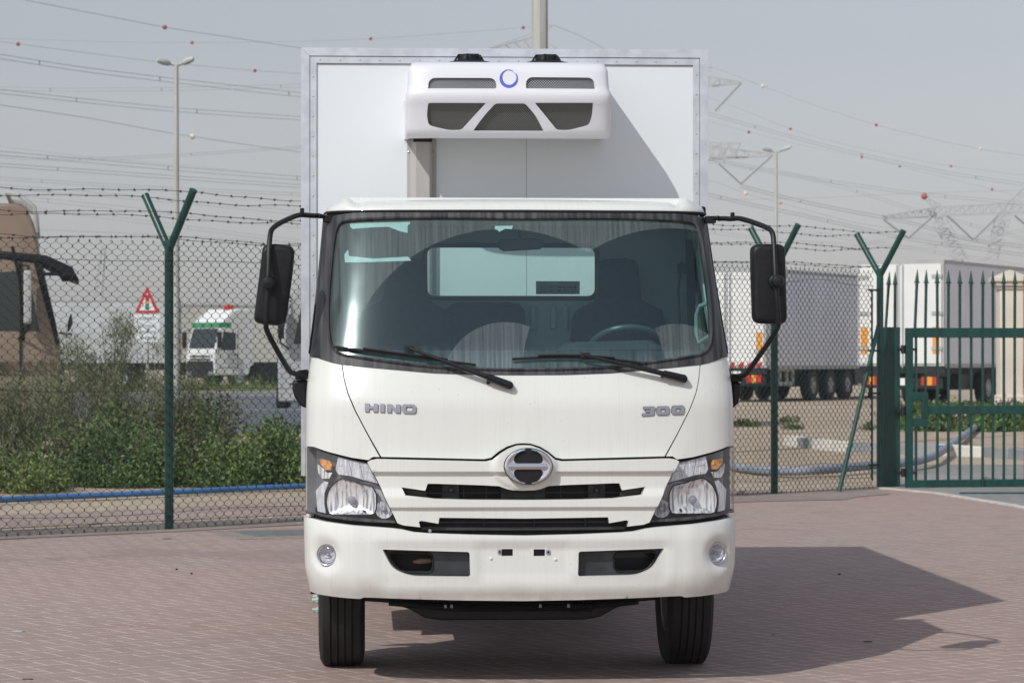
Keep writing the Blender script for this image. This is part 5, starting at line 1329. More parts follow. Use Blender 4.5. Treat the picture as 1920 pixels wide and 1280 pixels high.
# ================================================================== VEHICLES BEHIND THE FENCE
def far_wheel(par, x, y, out, r=.5, w_=.3, name='wheel'):
    m_ = MB(); m_.lathe([(r * .55, -w_ / 2), (r * .92, -w_ / 2), (r, -w_ * .36), (r, w_ * .36), (r * .92, w_ / 2), (r * .55, w_ / 2)], (x, y, r), 'X', 28, close=False); o = m_.build(name, mt['tyre'], par)
    m_ = MB(); s_ = out; m_.lathe([(r * .57, s_ * w_ * .46), (r * .50, s_ * w_ * .30), (r * .30, s_ * w_ * .28), (r * .22, s_ * w_ * .5), (.001, s_ * w_ * .52)], (x, y, r), 'X', 20, close=False); m_.build('rim', mt['galv'], o); return o
def trailer(label, loc, rz, L=13.6, W=2.55, H=3.95, floor=1.14, side='tr_shade', rear='tr_white', axles=(4.2, 5.6, 7.0), group=None, seam=0, chev=False, wheels_both=True):
    t = thing('semi_trailer', label, 'trailer', loc, rz, group)          # origin rear right corner, +Y forward, body towards -X
    m_ = MB(); m_.b2((-W + .012, .03, floor), (-.012, L, H - .01)); o = m_.build('body', mt[side], t, bevel=.02)
    m_ = MB()
    for x in (-W, -.07): m_.b2((x, 0, floor), (x + .07, .10, H)); 
    m_.b2((-W + .071, 0, H - .10), (-.071, .10, H)); m_.b2((-W + .071, 0, floor), (-.071, .10, floor + .06))
    m_.b2((-.005, .11, H - .09), (.008, L, H + .004)); m_.b2((-.005, .11, floor - .05), (.008, L, floor + .06)); m_.b2((-W - .008, .11, H - .09), (-W + .005, L, H + .004))
    m_.build('frame', mt['galv'], o, split=False)
    for x0, x1 in ((-W + .075, -W / 2 - .035), (-W / 2 + .035, -.075)):
        m_ = MB(); m_.b2((x0, -.03, floor + .065), (x1, .02, H - .105)); d = m_.build('rear_door', mt[rear], t, bevel=.01)
        m_ = MB(); xs = x1 - .05 if x1 < -W / 2 else x0 + .05
        m_.tube([(xs, -.06, floor - .05), (xs, -.06, H - .12)], .020, 6)
        for z in (H - .45, (H + floor) / 2, floor + .5):
            xh = x0 + .12 if x1 < -W / 2 else x1 - .12; m_.box((xh, -.045, z), (.30, .03, .10))
        m_.build('door_fitting', mt['galv'], d)
    for xx in (-W + .22, -.22):
        m_ = MB(); m_.box((xx, -.036, floor + .72), (.20, .008, .75)); m_.build('orange_plate', mt['orange'], t)
    m_ = MB(); m_.b2((-W + .05, .02, floor - .20), (-.05, .18, floor - .002)); m_.b2((-W + .1, .05, .52), (-.1, .18, .80)); 
    m_.b2((-W + .55, .2, floor - .30), (-W + .75, L, floor - .002)); m_.b2((-.75, .2, floor - .30), (-.55, L, floor - .002)); m_.b2((-W + .30, 2.5, .45), (-.3, L - 4.5, .9)); m_.b2((-.12, 8, .5), (-.02, 10.5, 1.0))
    m_.build('underframe', mt['chassis'], t)
    for xx in (-W + .42, -.42):
        for k, mm in enumerate(('red', 'orange', 'red')): m_ = MB(); m_.box((xx + (k - 1) * .17, .03, .72), (.15, .05, .24)); m_.build('tail_lamp', mt[mm], t)
    m_ = MB(); m_.box((-W / 2, .02, .70), (.5, .03, .2)); m_.build('number_plate', mt['sign_white'], t)
    for y in axles:
        far_wheel(t, -.16, y, 1); far_wheel(t, -W + .16, y, -1)
    for xx in (-W + .5, -.5):
        m_ = MB(); m_.b2((xx - .05, L - 2.8, .05), (xx + .05, L - 2.7, floor)); m_.box((xx, L - 2.75, .04), (.25, .25, .06)); m_.build('landing_leg', mt['chassis'], t)
    if chev:
        m_ = MB(); 
        for k in range(8): m_.prism([(-W + .1 + k * .3, -.034, floor + .02), (-W + .25 + k * .3, -.034, floor + .02), (-W + .35 + k * .3, -.034, floor + .17), (-W + .2 + k * .3, -.034, floor + .17)], (0, -.004, 0))
        m_.build('chevron_band', mt['red'], t)
    return t
hA = 27
A0 = P(1770, 700, 77); tA = trailer('white box semi-trailer with two orange plates on its rear doors, directly behind the green gate', (A0.x, 77, G(77)), -R(hA), H=4.1)
B0 = P(1437, 700, 85); tB = trailer('white box semi-trailer with red chevron band, left of the one behind the gate', (B0.x, 85, G(85)), -R(hA), H=4.12, floor=1.06, axles=(4.1, 5.7, 7.3), chev=True)
m_ = MB(); m_.b2((-.10, .6, .50), (-.02, 2.4, .62)); m_.b2((-.10, .6, .95), (-.02, 2.4, 1.04))
for y in (.6, 1.2, 1.8, 2.3): m_.b2((-.10, y, .621), (-.02, y + .1, .949))
m_.build('pallet_rack', mt['galv'], tB)
m_ = MB(); m_.b2((-.3, .7, .55), (-.12, 2.35, .98)); m_.build('pallet_rack_tray', mt['chassis'], tB)
# more white lights and boards under trailer B
for xx, w2, mm in ((-2.0, .3, 'sign_white'), (-1.55, .18, 'sign_white'), (-1.0, .3, 'sign_white')):
    m_ = MB(); m_.box((xx, .0, .78), (w2, .03, .35)); m_.build('reflective_board', mt[mm], tB)

def tractor(label, loc, rz, paint='tr_white', H=3.7, W=2.48, L=2.15, stripe=None, group=None, name='tractor_unit', chassis=True, visor=False, fairing=True, wheel_y=(1.35, 4.9), prof=None, my=0, bz=.85):
    t = thing(name, label, 'lorry', loc, rz, group)      # faces -Y
    prof = prof or [(0, .55), (-.02, 1.5), (.04, 1.75), (.30, 2.75), (.36, 2.9), (.55, 3.15 if fairing else 2.95), (1.15, H if fairing else 3.0), (L, H if fairing else 3.0), (L, 1.05), (1.95, .95), (1.85, .55)]
    m_ = MB(); m_.prism([(-W / 2, y, z) for y, z in prof], (W, 0, 0)); cabx = m_.build('cab', mt[paint], t, smooth=30, bevel=.05, bseg=3)
    def f(z): return np.interp(z, [1.75, 2.75], [.04, .30])
    m_ = MB(); zs = (1.80, 2.72); m_.add([(-W / 2 + .12, f(zs[0]) - .012, zs[0]), (W / 2 - .12, f(zs[0]) - .012, zs[0]), (W / 2 - .14, f(zs[1]) - .012, zs[1]), (-W / 2 + .14, f(zs[1]) - .012, zs[1])] + [(-W / 2 + .12, f(zs[0]) + .02, zs[0]), (W / 2 - .12, f(zs[0]) + .02, zs[0]), (W / 2 - .14, f(zs[1]) + .02, zs[1]), (-W / 2 + .14, f(zs[1]) + .02, zs[1])], [(0, 1, 2, 3), (7, 6, 5, 4), (0, 4, 5, 1), (2, 6, 7, 3), (1, 5, 6, 2), (0, 3, 7, 4)])
    m_.build('windscreen', mt['fglass'], t)
    m_ = MB(); m_.b2((-W / 2 + .1, -.05, .42), (W / 2 - .1, .2, bz)); m_.build('bumper', mt['chassis'], t, bevel=.04)
    m_ = MB()
    for z in (.98, 1.12, 1.26, 1.40): m_.b2((-W / 2 + .35, -.045, z), (W / 2 - .35, -.01, z + .07))
    m_.build('grille', mt['chassis'], t)
    for sx in (-1, 1):
        m_ = MB(); m_.box((sx * (W / 2 - .3), -.06, .64), (.38, .04, .18)); m_.build('headlight', mt['letter'], t, bevel=.02)
        x = sx * (W / 2 + .004)
        m_ = MB(); m_.prism([(x, .30, 1.72), (x, 1.15, 1.72), (x, 1.15, 2.52), (x, .48, 2.58)], (-sx * .03, 0, 0)); m_.build('side_window', mt['fglass'], t, bevel=.01)
        m_ = MB(); m_.prism([(x, .22, .9), (x, 1.25, .9), (x, 1.25, .93), (x, .22, .93)], (-sx * .02, 0, 0)); m_.prism([(x, 1.25, .9), (x, 1.28, .9), (x, 1.28, 2.66), (x, 1.25, 2.66)], (-sx * .02, 0, 0)); m_.build('door_seam', mt['chassis'], t)
        m_ = MB(); m_.box((sx * (W / 2 + .02), 1.12, 1.52), (.03, .2, .05)); m_.build('door_handle', mt['chassis'], t, bevel=.01)
        m_ = MB(); m_.tube([(sx * W / 2, .25 + my, 2.66), (sx * (W / 2 + .28), .05 + my, 2.62), (sx * (W / 2 + .30), .05 + my, 1.75), (sx * W / 2, .2 + my, 1.62)], .022, 6); mo = m_.build('mirror_arm', mt['chassis'], t)
        m_ = MB(); m_.pillow(roundc([(sx * (W / 2 + .18), my, 1.82), (sx * (W / 2 + .42), my, 1.82), (sx * (W / 2 + .42), my, 2.56), (sx * (W / 2 + .18), my, 2.56)], .05), (0, .12, 0), .04); m_.build('mirror', mt['blk'], mo)
        far_wheel(t, sx * (W / 2 - .18), wheel_y[0], sx)
        m_ = MB(); pts = [(sx * (W / 2 - .02), wheel_y[0] - .62 * math.cos(R(a)), .5 + .62 * math.sin(R(a))) for a in range(0, 181, 15)]; n = len(pts); m_.add(pts + [(p[0] - sx * .35, p[1], p[2]) for p in pts], [(i, i + 1, n + i + 1, n + i) for i in range(n - 1)]); m_.build('mudguard', mt['chassis'], t)
        m_ = MB(); m_.b2((sx * (W / 2 - .30), .25, .55), (sx * (W / 2 - .02), .75, 1.04)); m_.build('step', mt['chassis'], t, bevel=.02)
    if stripe: m_ = MB(); m_.b2((-W / 2 - .006, .27, 2.76), (W / 2 + .006, .9, 3.0)); m_.build('stripe', mt[stripe], t, bevel=.02)
    if chassis:
        m_ = MB(); m_.b2((-.45, .4, .62), (.45, 5.9, .92)); m_.b2((-1.1, 2.3, .5), (-.5, 3.6, 1.1)); m_.b2((.5, 2.3, .5), (1.1, 3.6, 1.1)); m_.build('chassis', mt['chassis'], t, bevel=.02)
        for sx in (-1, 1): far_wheel(t, sx * (W / 2 - .25), wheel_y[1], sx, w_=.5)
    return t
YW_ = 128.
w0 = P(376, 722, YW_); wt_ = tractor('white tractor unit with green stripe and a red roof light, parked across the road', (w0.x, YW_, G(YW_)), -R(52), stripe='greenstripe', H=3.62, bz=1.22)
m_ = MB(); m_.box((.55, 1.2, 3.70), (.45, .3, .22)); m_.build('roof_light', mt['red'], wt_, bevel=.03)
m_ = MB(); m_.b2((1.0, 2.3, .32), (1.2, 6.5, 1.0)); m_.build('side_skirt', mt['chassis'], wt_)
c_ = P(590, 722, 133); trailer('cream box semi-trailer coupled behind the white tractor unit with the green stripe', (c_.x + 2, 141, G(140)), R(118), L=13.6, H=3.95, side='tr_cream', rear='tr_cream')
c_ = P(92, 722, 118); trailer('long grey box semi-trailer beyond the bushes, right of the tan lorry', (P(352, 700, 122).x, 119.5, G(119)), R(84), L=8.5, H=3.85, side='tr_left', rear='tr_left', axles=(2.0, 3.3))
# lorry half hidden behind the truck's left mirror
YL = 57.; l0 = P(512, 800, YL); lt = tractor('white lorry cab half hidden behind the left mirror of the box truck', (l0.x + .15, YL, G(YL)), -R(87), paint='tr_mid', H=3.0, fairing=False, chassis=True)
m_ = MB(); m_.b2((-1.25, 2.35, 1.05), (1.25, 8.6, 3.35)); m_.build('cargo_body', mt['tr_mid'], lt, bevel=.03)
for yy in (.95, 1.25, 1.6, 2.0, 2.5): m_ = MB(); m_.b2((1.22, yy, .25), (1.30, yy + .13, 1.35)); m_.build('guard_slat', mt['stem'] if yy > 1.2 else mt['galv'], lt, bevel=.02)
m_ = MB(); m_.b2((-1.20, 2.30, 2.7), (1.2, 2.34, 3.3)); m_.build('dark_panel', mt['chassis'], lt)
m_ = MB(); m_.tube([(1.0, 2.2, 1.0), (1.0, 2.2, 3.2)], .07, 8); m_.build('exhaust_stack', mt['galv'], lt)
# tan lorry at the left edge
YT = 44.; tn0 = P(112, 800, YT); tan = tractor('tan brown lorry with orange roof beacons and black visor at the left edge', (P(106, 800, YT).x, YT + .3, G(YT)), R(99), paint='tan', H=3.5, my=.42, prof=[(0, .55), (-.02, 1.5), (.04, 1.75), (.30, 2.75), (.33, 2.95), (.36, 3.15), (.50, 3.45), (.68, 3.5), (2.15, 3.5), (2.15, 1.05), (1.95, .95), (1.85, .55)])
tan.scale = (1, 1, 1.12)
for q_ in tan.children:
    for g_ in q_.children:
        if g_.name.startswith('mirror'): g_.data.materials[0] = mt['galv']
m_ = MB(); m_.prism([(-1.27, -.32, 2.42), (-1.27, -.20, 2.62), (-1.27, .20, 2.78), (-1.27, 1.2, 2.86), (-1.27, 1.2, 2.76), (-1.27, .25, 2.66), (-1.27, -.12, 2.48)], (2.54, 0, 0)); m_.build('sun_visor', mt['blk'], tan, bevel=.03)
for x, y in ((-1.0, 1.1), (-.4, 1.1), (.6, 1.1)): m_ = MB(); m_.lathe([(.075, 0), (.085, .03), (.085, .11), (.05, .16), (.001, .17)], (x, y, 3.52), 'Z', 14); m_.build('beacon', mt['orange_b'], tan)
m_ = MB(); m_.tube([(-1.18, .35, 3.10), (-1.20, .38, 3.45), (-1.18, .62, 3.62), (-1.1, .8, 3.64), (1.1, .8, 3.64), (1.18, .62, 3.62), (1.2, .38, 3.45), (1.18, .35, 3.10)], .035, 8); m_.build('light_bar', mt['galv'], tan)
m_ = MB(); m_.tube([(-1.24, .72, 2.9), (-1.30, .60, 2.4), (-1.24, .55, 1.6)], .022, 6); m_.tube([(-1.24, .25, 2.52), (-1.24, -.05, 2.52)], .025, 6); m_.lathe([(.02, -.12), (.07, -.09), (.09, .09), (.03, .13)], (-1.24, -.14, 2.50), 'Y', 12); m_.tube([(-1.20, .0, 1.70), (-1.24, -.20, 1.68)], .015, 6); m_.lathe([(.01, -.05), (.13, -.01), (.13, .01), (.01, .03)], (-1.24, -.16, 1.84), (0, 1, .2), 12); m_.prism([(-1.245, -.02, 1.55), (-1.245, .04, 1.50), (-1.245, .40, 2.70), (-1.245, .30, 2.72)], (-.012, 0, 0)); m_.build('front_mirror', mt['blk'], tan)
m_ = MB(); m_.b2((-1.262, .0, 1.12), (-1.243, 2.1, 1.30)); m_.build('rust_band', M('weathered_band', (.10, .07, .05), .8, var=.5, scale=4), tan)
m_ = MB(); m_.b2((-1.27, .58, 1.0), (-1.245, .61, 2.7)); m_.build('seam', mt['chassis'], tan)
# ------------------------------------------------------------------ warning sign
YS = 66.; s0 = P(276, 745, YS); k = YS / FPX
sg = thing('warning_sign', 'red bordered triangular traffic light warning sign over a white board on a grey pole', 'road sign', (s0.x, YS, G(YS)))
h_ = lambda py: CH + (HZ - py) * k - G(YS)
m_ = MB(); m_.tube([(0, .05, 0), (0, .05, h_(540))], .035, 8); m_.build('pole', mt['galv'], sg)
m_ = MB(); m_.prism(roundc([(-23.5 * k, 0, h_(587)), (23.5 * k, 0, h_(587)), (0, 0, h_(536))], .05), (0, .02, 0)); tr_ = m_.build('triangle_plate', mt['sign_red'], sg)
m_ = MB(); m_.prism(roundc([(-15 * k, -.006, h_(582.0)), (15 * k, -.006, h_(582.0)), (0, -.006, h_(549))], .02), (0, .005, 0)); m_.build('white_field', mt['sign_white'], tr_)
m_ = MB(); m_.b2((-3.2 * k, -.014, h_(580)), (3.2 * k, -.007, h_(553))); m_.build('signal_body', mt['sign_black'], tr_)
for py, mm in ((557.5, 'sign_red'), (566.5, 'orange'), (575, 'sg')): m_ = MB(); m_.lathe([(3.6 * k, -.02), (3.6 * k, -.0145)], (0, 0, h_(py)), 'Y', 16); m_.build('signal_disc', mt[mm], tr_)
m_ = MB(); m_.b2((-24 * k, 0, h_(642)), (24 * k, .02, h_(590))); bd_ = m_.build('white_board', mt['sign_white'], sg, bevel=.01)
mt['inkgrey'] = M('faded_grey_ink', (.42, .43, .44), .7)
for i, (py, ww) in enumerate(((597, 15), (611, 17), (622, 16), (633, 14))):
    m_ = MB(); r2 = random.Random(i); x = -ww * k
    while x < ww * k: a = r2.uniform(2, 5) * k; m_.b2((x, -.006, h_(py + r2.uniform(1.5, 3))), (min(x + a, ww * k), -.001, h_(py - r2.uniform(1, 3)))); x += a + r2.uniform(.8, 2) * k
    m_.build('text_line', mt['inkgrey'], bd_, smooth=0)
# ------------------------------------------------------------------ lamp posts and mast
def lamp(px, pytop, Y, dpx, label, wd=.075):
    k = Y / FPX; b = P(px, 600, Y); t = thing('street_lamp', label, 'street lamp', (b.x, Y, G(Y)), 0, 'twin headed street lamps'); H = CH + (HZ - pytop) * k - G(Y)
    m_ = MB(); m_.tube([(0, 0, 0), (0, 0, H * .5), (0, 0, H - .02)], [wd * 1.5, wd * 1.15, wd * .8], 12); m_.build('pole', mt['mast'], t)
    m_ = MB(); m_.tube([(-.18, 0, H + .02), (0, 0, H - .03), (.18, 0, H + .02)], wd * .6, 8); m_.build('bracket', mt['mast'], t)
    for sx, d0, z0, z1 in ((-1, dpx[0], 2, 5), (1, dpx[1], 3, 8)):
        a = Vector((sx * .14, 0, H + z0 * k - .02)); b_ = Vector((sx * d0 * k, -.25, H + z1 * k)); m_ = MB(); d = (b_ - a); m_.tube([a, a + d * .12, a + d * .45, a + d * .85, b_], [wd * .6, wd * 1.0, wd * 1.2, wd * 1.0, wd * .5], 10)
        m_.v = [(v[0], v[1], v[2] * 1.0) for v in m_.v]; m_.build('lamp_head', mt['lampgreen'], t)
lamp(330.5, 120, 62, (33, 35), 'tall twin headed street lamp rising behind the fence post on the left', .062)
lamp(1455, 284, 92, (27, 27), 'smaller twin headed street lamp right of the truck above the mirror', .062)
YM = 40.; q = P(1012, 92, YM); mast = thing('floodlight_mast', 'thick octagonal grey mast rising behind the box truck roof', 'mast', (q.x, YM, G(YM)))
m_ = MB(); k = YM / FPX; m_.lathe([(20 * k, 0), (15.5 * k, 6), (13.5 * k, 14)], (0, 0, 0), 'Z', 8); m_.build('shaft', mt['mast'], mast, smooth=0)
m_ = MB(); m_.lathe([(.28, 0), (.28, .04)], (0, 0, 0), 'Z', 16); m_.build('base_plate', mt['mast'], mast)
# ------------------------------------------------------------------ pylons
def beam(m_, a, b, r=.05): m_.tube([a, b], r, 4, cap=False)
def lattice(m_, A, B, C, D, n, r):     # two chords A-B and C-D with a zigzag
    A, B, C, D = map(Vector, (A, B, C, D)); beam(m_, A, B, r * 1.4); beam(m_, C, D, r * 1.4)
    for i in range(n):
        p0, p1 = A.lerp(B, i / n), A.lerp(B, (i + 1) / n); q0, q1 = C.lerp(D, i / n), C.lerp(D, (i + 1) / n); beam(m_, p0, q0, r); beam(m_, q0, p1, r)
def arm3(m_, A, B, C, D, n, r, dep):   # tapering box arm: same lattice twice, tied together
    off = Vector((0, dep, 0)); lattice(m_, A, B, C, D, n, r); A2, C2 = Vector(A) + off, Vector(C) + off; lattice(m_, A2, Vector(B) + off * .15, C2, Vector(D) + off * .15, n, r)
def pylon_px(name, label, Y, arms, legs, vees, extra=(), r=.05, base=None):
    r *= .8
    t = thing(name, label, 'pylon', (0, 0, 0)); q = lambda p, d=0: P(p[0], p[1], Y + d)
    for a in arms: m_ = MB(); arm3(m_, q(a[0]), q(a[1]), q(a[2]), q(a[3]), a[4], r, a[5] if len(a) > 5 else 2.0); m_.build('cross_arm', mt['steel_far'], t, smooth=0)
    for a in legs: m_ = MB(); arm3(m_, q(a[0]), q(a[1]), q(a[2]), q(a[3]), a[4], r, 2.0); m_.build('lattice_leg', mt['steel_far'], t, smooth=0)
    for a, b in vees: m_ = MB(); m_.tube([q(a), q(b)], r * 1.5, 6); m_.build('insulator_string', mt['line'], t)
    for a in extra: m_ = MB(); lattice(m_, q(a[0]), q(a[1]), q(a[2]), q(a[3]), a[4], r); m_.build('peak', mt['steel_far'], t, smooth=0)
    return t
gyp = lambda Y: HZ + (CH - G(Y)) * FPX / Y
Y1 = 170.
pylon_px('pylon', 'wide portal pylon with a long lattice crossarm at the right edge', Y1,
         [((1765, 386), (1656, 405), (1752, 404), (1660, 409), 7), ((1757, 388), (1893, 381), (1752, 404), (1900, 398), 8), ((1893, 381), (2000, 392), (1900, 398), (2000, 396), 7)],
         [((1752, 404), (1790, 485), (1773, 403), (1815, 485), 7), ((1790, 485), (1800, gyp(Y1)), (1815, 485), (1850, gyp(Y1)), 8), ((1878, 400), (1850, 485), (1898, 399), (1872, 485), 7), ((1850, 485), (1830, gyp(Y1)), (1872, 485), (1868, gyp(Y1)), 8)],
         [((1657, 412), (1702, 446)), ((1750, 405), (1703, 447)), ((1776, 404), (1824, 449)), ((1872, 404), (1826, 449)), ((1902, 404), (1945, 440))],
         [((1765, 386), (1731, 366), (1752, 392), (1733, 372), 3), ((1888, 382), (1935, 340), (1903, 384), (1938, 346), 4)], r=.045)
Y2 = 150.
pylon_px('pylon', 'lattice pylon mostly hidden behind the box truck, arm tips showing above the roof', Y2,
         [((1230, 128), (1391, 154), (1230, 165), (1391, 156), 8), ((1000, 62), (912, 93), (1000, 90), (912, 96), 5), ((1230, 262), (1449, 288), (1230, 300), (1449, 292), 10), ((1150, 262), (930, 288), (1150, 300), (930, 292), 10), ((1331, 268), (1390, 268), (1331, 296), (1400, 294), 3)],
         [((1150, 110), (1150, 300), (1230, 110), (1230, 300), 10), ((1000, 62), (1100, 130), (1000, 90), (1100, 160), 5), ((1150, 300), (1110, gyp(Y2)), (1230, 300), (1270, gyp(Y2)), 12)],
         [((1389, 157), (1341, 208)), ((1348, 307), (1388, 344)), ((1448, 292), (1389, 345))],
         [((1000, 64), (1038, 47), (1000, 74), (1036, 50), 3), ((1230, 140), (1337, 126), (1230, 160), (1334, 132), 4)], r=.035)
# crane jib far left
Y3 = 190.; cr = thing('crane', 'hazy lattice crane mast leaning behind the fence on the left', 'crane', (0, 0, 0)); q = lambda p: P(p[0], p[1], Y3)
m_ = MB(); arm3(m_, q((170, 570)), q((190, 462)), q((186, 570)), q((196, 462)), 9, .06, 1.2); m_.build('jib', mt['steel_far'], cr, smooth=0)
m_ = MB(); arm3(m_, q((160, gyp(Y3))), q((170, 570)), q((196, gyp(Y3))), q((186, 570)), 8, .08, 1.2); m_.build('tower', mt['steel_far'], cr, smooth=0)
# ------------------------------------------------------------------ overhead lines
LN = []   # (points, twin gap px, Y0, Y1, balls)
def line(pts, gap, ya, yb, balls=(), r=.013): LN.append((pts, gap, ya, yb, balls, r))
Lf = 'L'
line([(45, 0), (310, 52), (560, 90), (800, 118)], 0, 120, 150, [(309, 51.5, 'r', 5.2)])
line([(-20, 72), (200, 79), (360, 80.5), (560, 78.5), (695, 73.5), (860, 62), (981, 52), (1037, 47.5)], 0, 170, 150, [(360, 80.5, 'r', 3.8), (695, 73.5, 'r', 3.8), (981, 52.3, 'r', 3.8)], .010)
line([(-20, 76), (160, 99), (290, 116), (478, 133), (560, 138), (800, 150)], 0, 130, 150, [(34, 83, 'r', 4.4), (478, 133, 'r', 4.0)], .010)
line([(-20, 99), (150, 126), (330, 148), (560, 174), (760, 192)], 8, 110, 150)
line([(-20, 163), (110, 166), (330, 164.5), (560, 158.5), (700, 150)], 6, 170, 160, (), .012)
line([(-20, 166), (160, 186), (330, 203), (560, 218.5), (760, 230)], 7, 120, 150)
line([(-20, 194), (170, 222), (325, 251), (500, 277), (560, 285), (700, 300)], 0, 110, 150, [(361, 256, 'w', 6.2)])
line([(-20, 282), (150, 297), (330, 313), (560, 331), (760, 345)], 7, 130, 150)
line([(-20, 291), (70, 297), (150, 297.5), (330, 289.5), (560, 274.5), (700, 263)], 4, 170, 150)
line([(-20, 305), (150, 317), (330, 330), (560, 346), (760, 358)], 6, 130, 150)
line([(-20, 331), (150, 342), (330, 352), (560, 362), (760, 369)], 5, 150, 160, (), .011)
line([(-20, 345), (200, 362), (400, 380), (560, 396), (760, 415)], 7, 160, 170, (), .011)
line([(-20, 362), (200, 384), (400, 404), (560, 421), (760, 440)], 7, 160, 170, (), .011)
line([(-20, 380), (200, 404), (400, 430), (560, 450), (760, 470)], 6, 170, 180, (), .010)
line([(60, 430), (300, 440), (560, 456), (760, 466)], 0, 180, 180, (), .016)
line([(-20, 272), (150, 293), (330, 309), (450, 320)], 0, 180, 180, (), .010)
line([(1336, 126), (1430, 162), (1530, 199), (1643, 235), (1740, 259), (1838, 280), (1940, 294)], 0, 150, 135, [(1430, 162, 'w', 4.0), (1643, 235, 'r', 3.6), (1838, 280, 'w', 3.2)], .010)
line([(1250, 190), (1340, 214), (1400, 231), (1530, 267), (1620, 289), (1770, 321), (1940, 347)], 5, 150, 130)
line([(1250, 160), (1335, 185), (1400, 209), (1482, 243), (1560, 266), (1700, 296), (1783, 312), (1940, 331)], 0, 170, 160, [(1482, 243, 'r', 3.2), (1783, 312, 'r', 2.8)], .009)
line([(1250, 210), (1335, 229), (1404, 248), (1540, 281), (1616, 294), (1687, 312), (1860, 355), (1940, 374)], 0, 175, 165, [(1404, 248, 'r', 3.4), (1616, 294, 'r', 2.8), (1687, 312, 'r', 2.8), (1860, 355, 'r', 3.0)], .009)
line([(1250, 280), (1340, 298), (1470, 322), (1574, 341), (1720, 361), (1940, 381)], 5, 150, 150, (), .012)
line([(1250, 285), (1340, 302), (1440, 320), (1526, 334), (1640, 366), (1700, 388), (1940, 450)], 5, 180, 180, (), .011)
line([(1388, 346), (1470, 368), (1578, 391), (1700, 413), (1824, 449), (1940, 462)], 5, 150, 165)
line([(1250, 345), (1336, 364), (1400, 380), (1500, 400), (1702, 446), (1940, 478)], 5, 150, 165)
line([(1250, 376), (1336, 375), (1560, 370), (1720, 362), (1940, 356)], 0, 180, 180, (), .010)
line([(1250, 330), (1336, 336), (1398, 365), (1463, 380), (1600, 418), (1852, 455), (1940, 470)], 0, 160, 160, [(1398, 365, 'w', 4.6), (1463, 380, 'o', 3.6)], .010)
line([(1250, 420), (1360, 437), (1500, 452), (1700, 462), (1940, 452)], 5, 175, 175, (), .010)
line([(1250, 400), (1360, 412), (1500, 430), (1640, 452), (1940, 500)], 5, 175, 175, (), .010)
line([(1037, 47.5), (1085, 66), (1130, 90), (1300, 180)], 0, 150, 160, (), .010)
line([(1600, 460), (1700, 440), (1826, 448), (1940, 425)], 4, 175, 175, (), .010)
nl = sum(1 for l in LN if l[0][0][0] < 600); cl, crr = 0, 0
for pts, gap, ya, yb, balls, r in sorted(LN, key=lambda l: (l[0][0][0] > 600, float(np.interp(0 if l[0][0][0] < 600 else 1345, [p[0] for p in l[0]], [p[1] for p in l[0]])))):
    left = pts[0][0] < 600
    if left: w_ = ORD[cl]; cl += 1
    else: w_ = ORD[crr]; crr += 1
    lab = '%s overhead cable from the top, %s, %s the truck' % (w_, 'twin with spacers' if gap else ('single with marker balls' if balls else 'single'), 'left of' if left else 'right of')
    t = thing('power_line', lab, 'power line', (0, 0, 0), 0, 'overhead power lines')
    xs = [p[0] for p in pts]; ys = [p[1] for p in pts]; n = 36; X_ = np.linspace(xs[0], xs[-1], n)
    # smooth spline through the points
    co_ = np.interp(X_, xs, ys); ker = np.array([1, 2, 3, 2, 1]) / 9.
    pad = np.concatenate([2 * co_[0] - co_[2:0:-1], co_, 2 * co_[-1] - co_[-2:-4:-1]]); co_ = np.convolve(pad, ker, 'valid')
    for g_ in ((0,) if not gap else (0, gap)):
        m_ = MB(); m_.tube([P(x, y + g_, ya + (yb - ya) * (x - xs[0]) / (xs[-1] - xs[0])) for x, y in zip(X_, co_)], r, 4, cap=False); m_.build('cable', mt['line'], t, fix=False)
    if gap:
        for fx_ in (.18, .47, .78):
            x = xs[0] + (xs[-1] - xs[0]) * (fx_ + .06 * math.sin(ys[0])); y = float(np.interp(x, X_, co_)); Y = ya + (yb - ya) * (x - xs[0]) / (xs[-1] - xs[0])
            m_ = MB(); m_.tube([P(x, y, Y), P(x, y + gap, Y)], r * 2.2, 5); m_.build('spacer', mt['line'], t)
    for bx_, by_, c, rp in balls:
        Y = ya + (yb - ya) * (bx_ - xs[0]) / (xs[-1] - xs[0]); y = float(np.interp(bx_, X_, co_)); m_ = MB(); m_.ball(P(bx_, y, Y), rp * .86 * Y / FPX, 16); m_.build('marker_ball', mt[{'r': 'ball_red', 'w': 'ball_white', 'o': 'orange'}[c]], t, smooth=60)
m_ = MB(); m_.ball(P(1733, 368, Y1 - 1), 6.2 * Y1 / FPX, 16); 
bb_ = m_.build('warning_ball', mt['ball_red'], bpy.data.objects['pylon'], smooth=60)
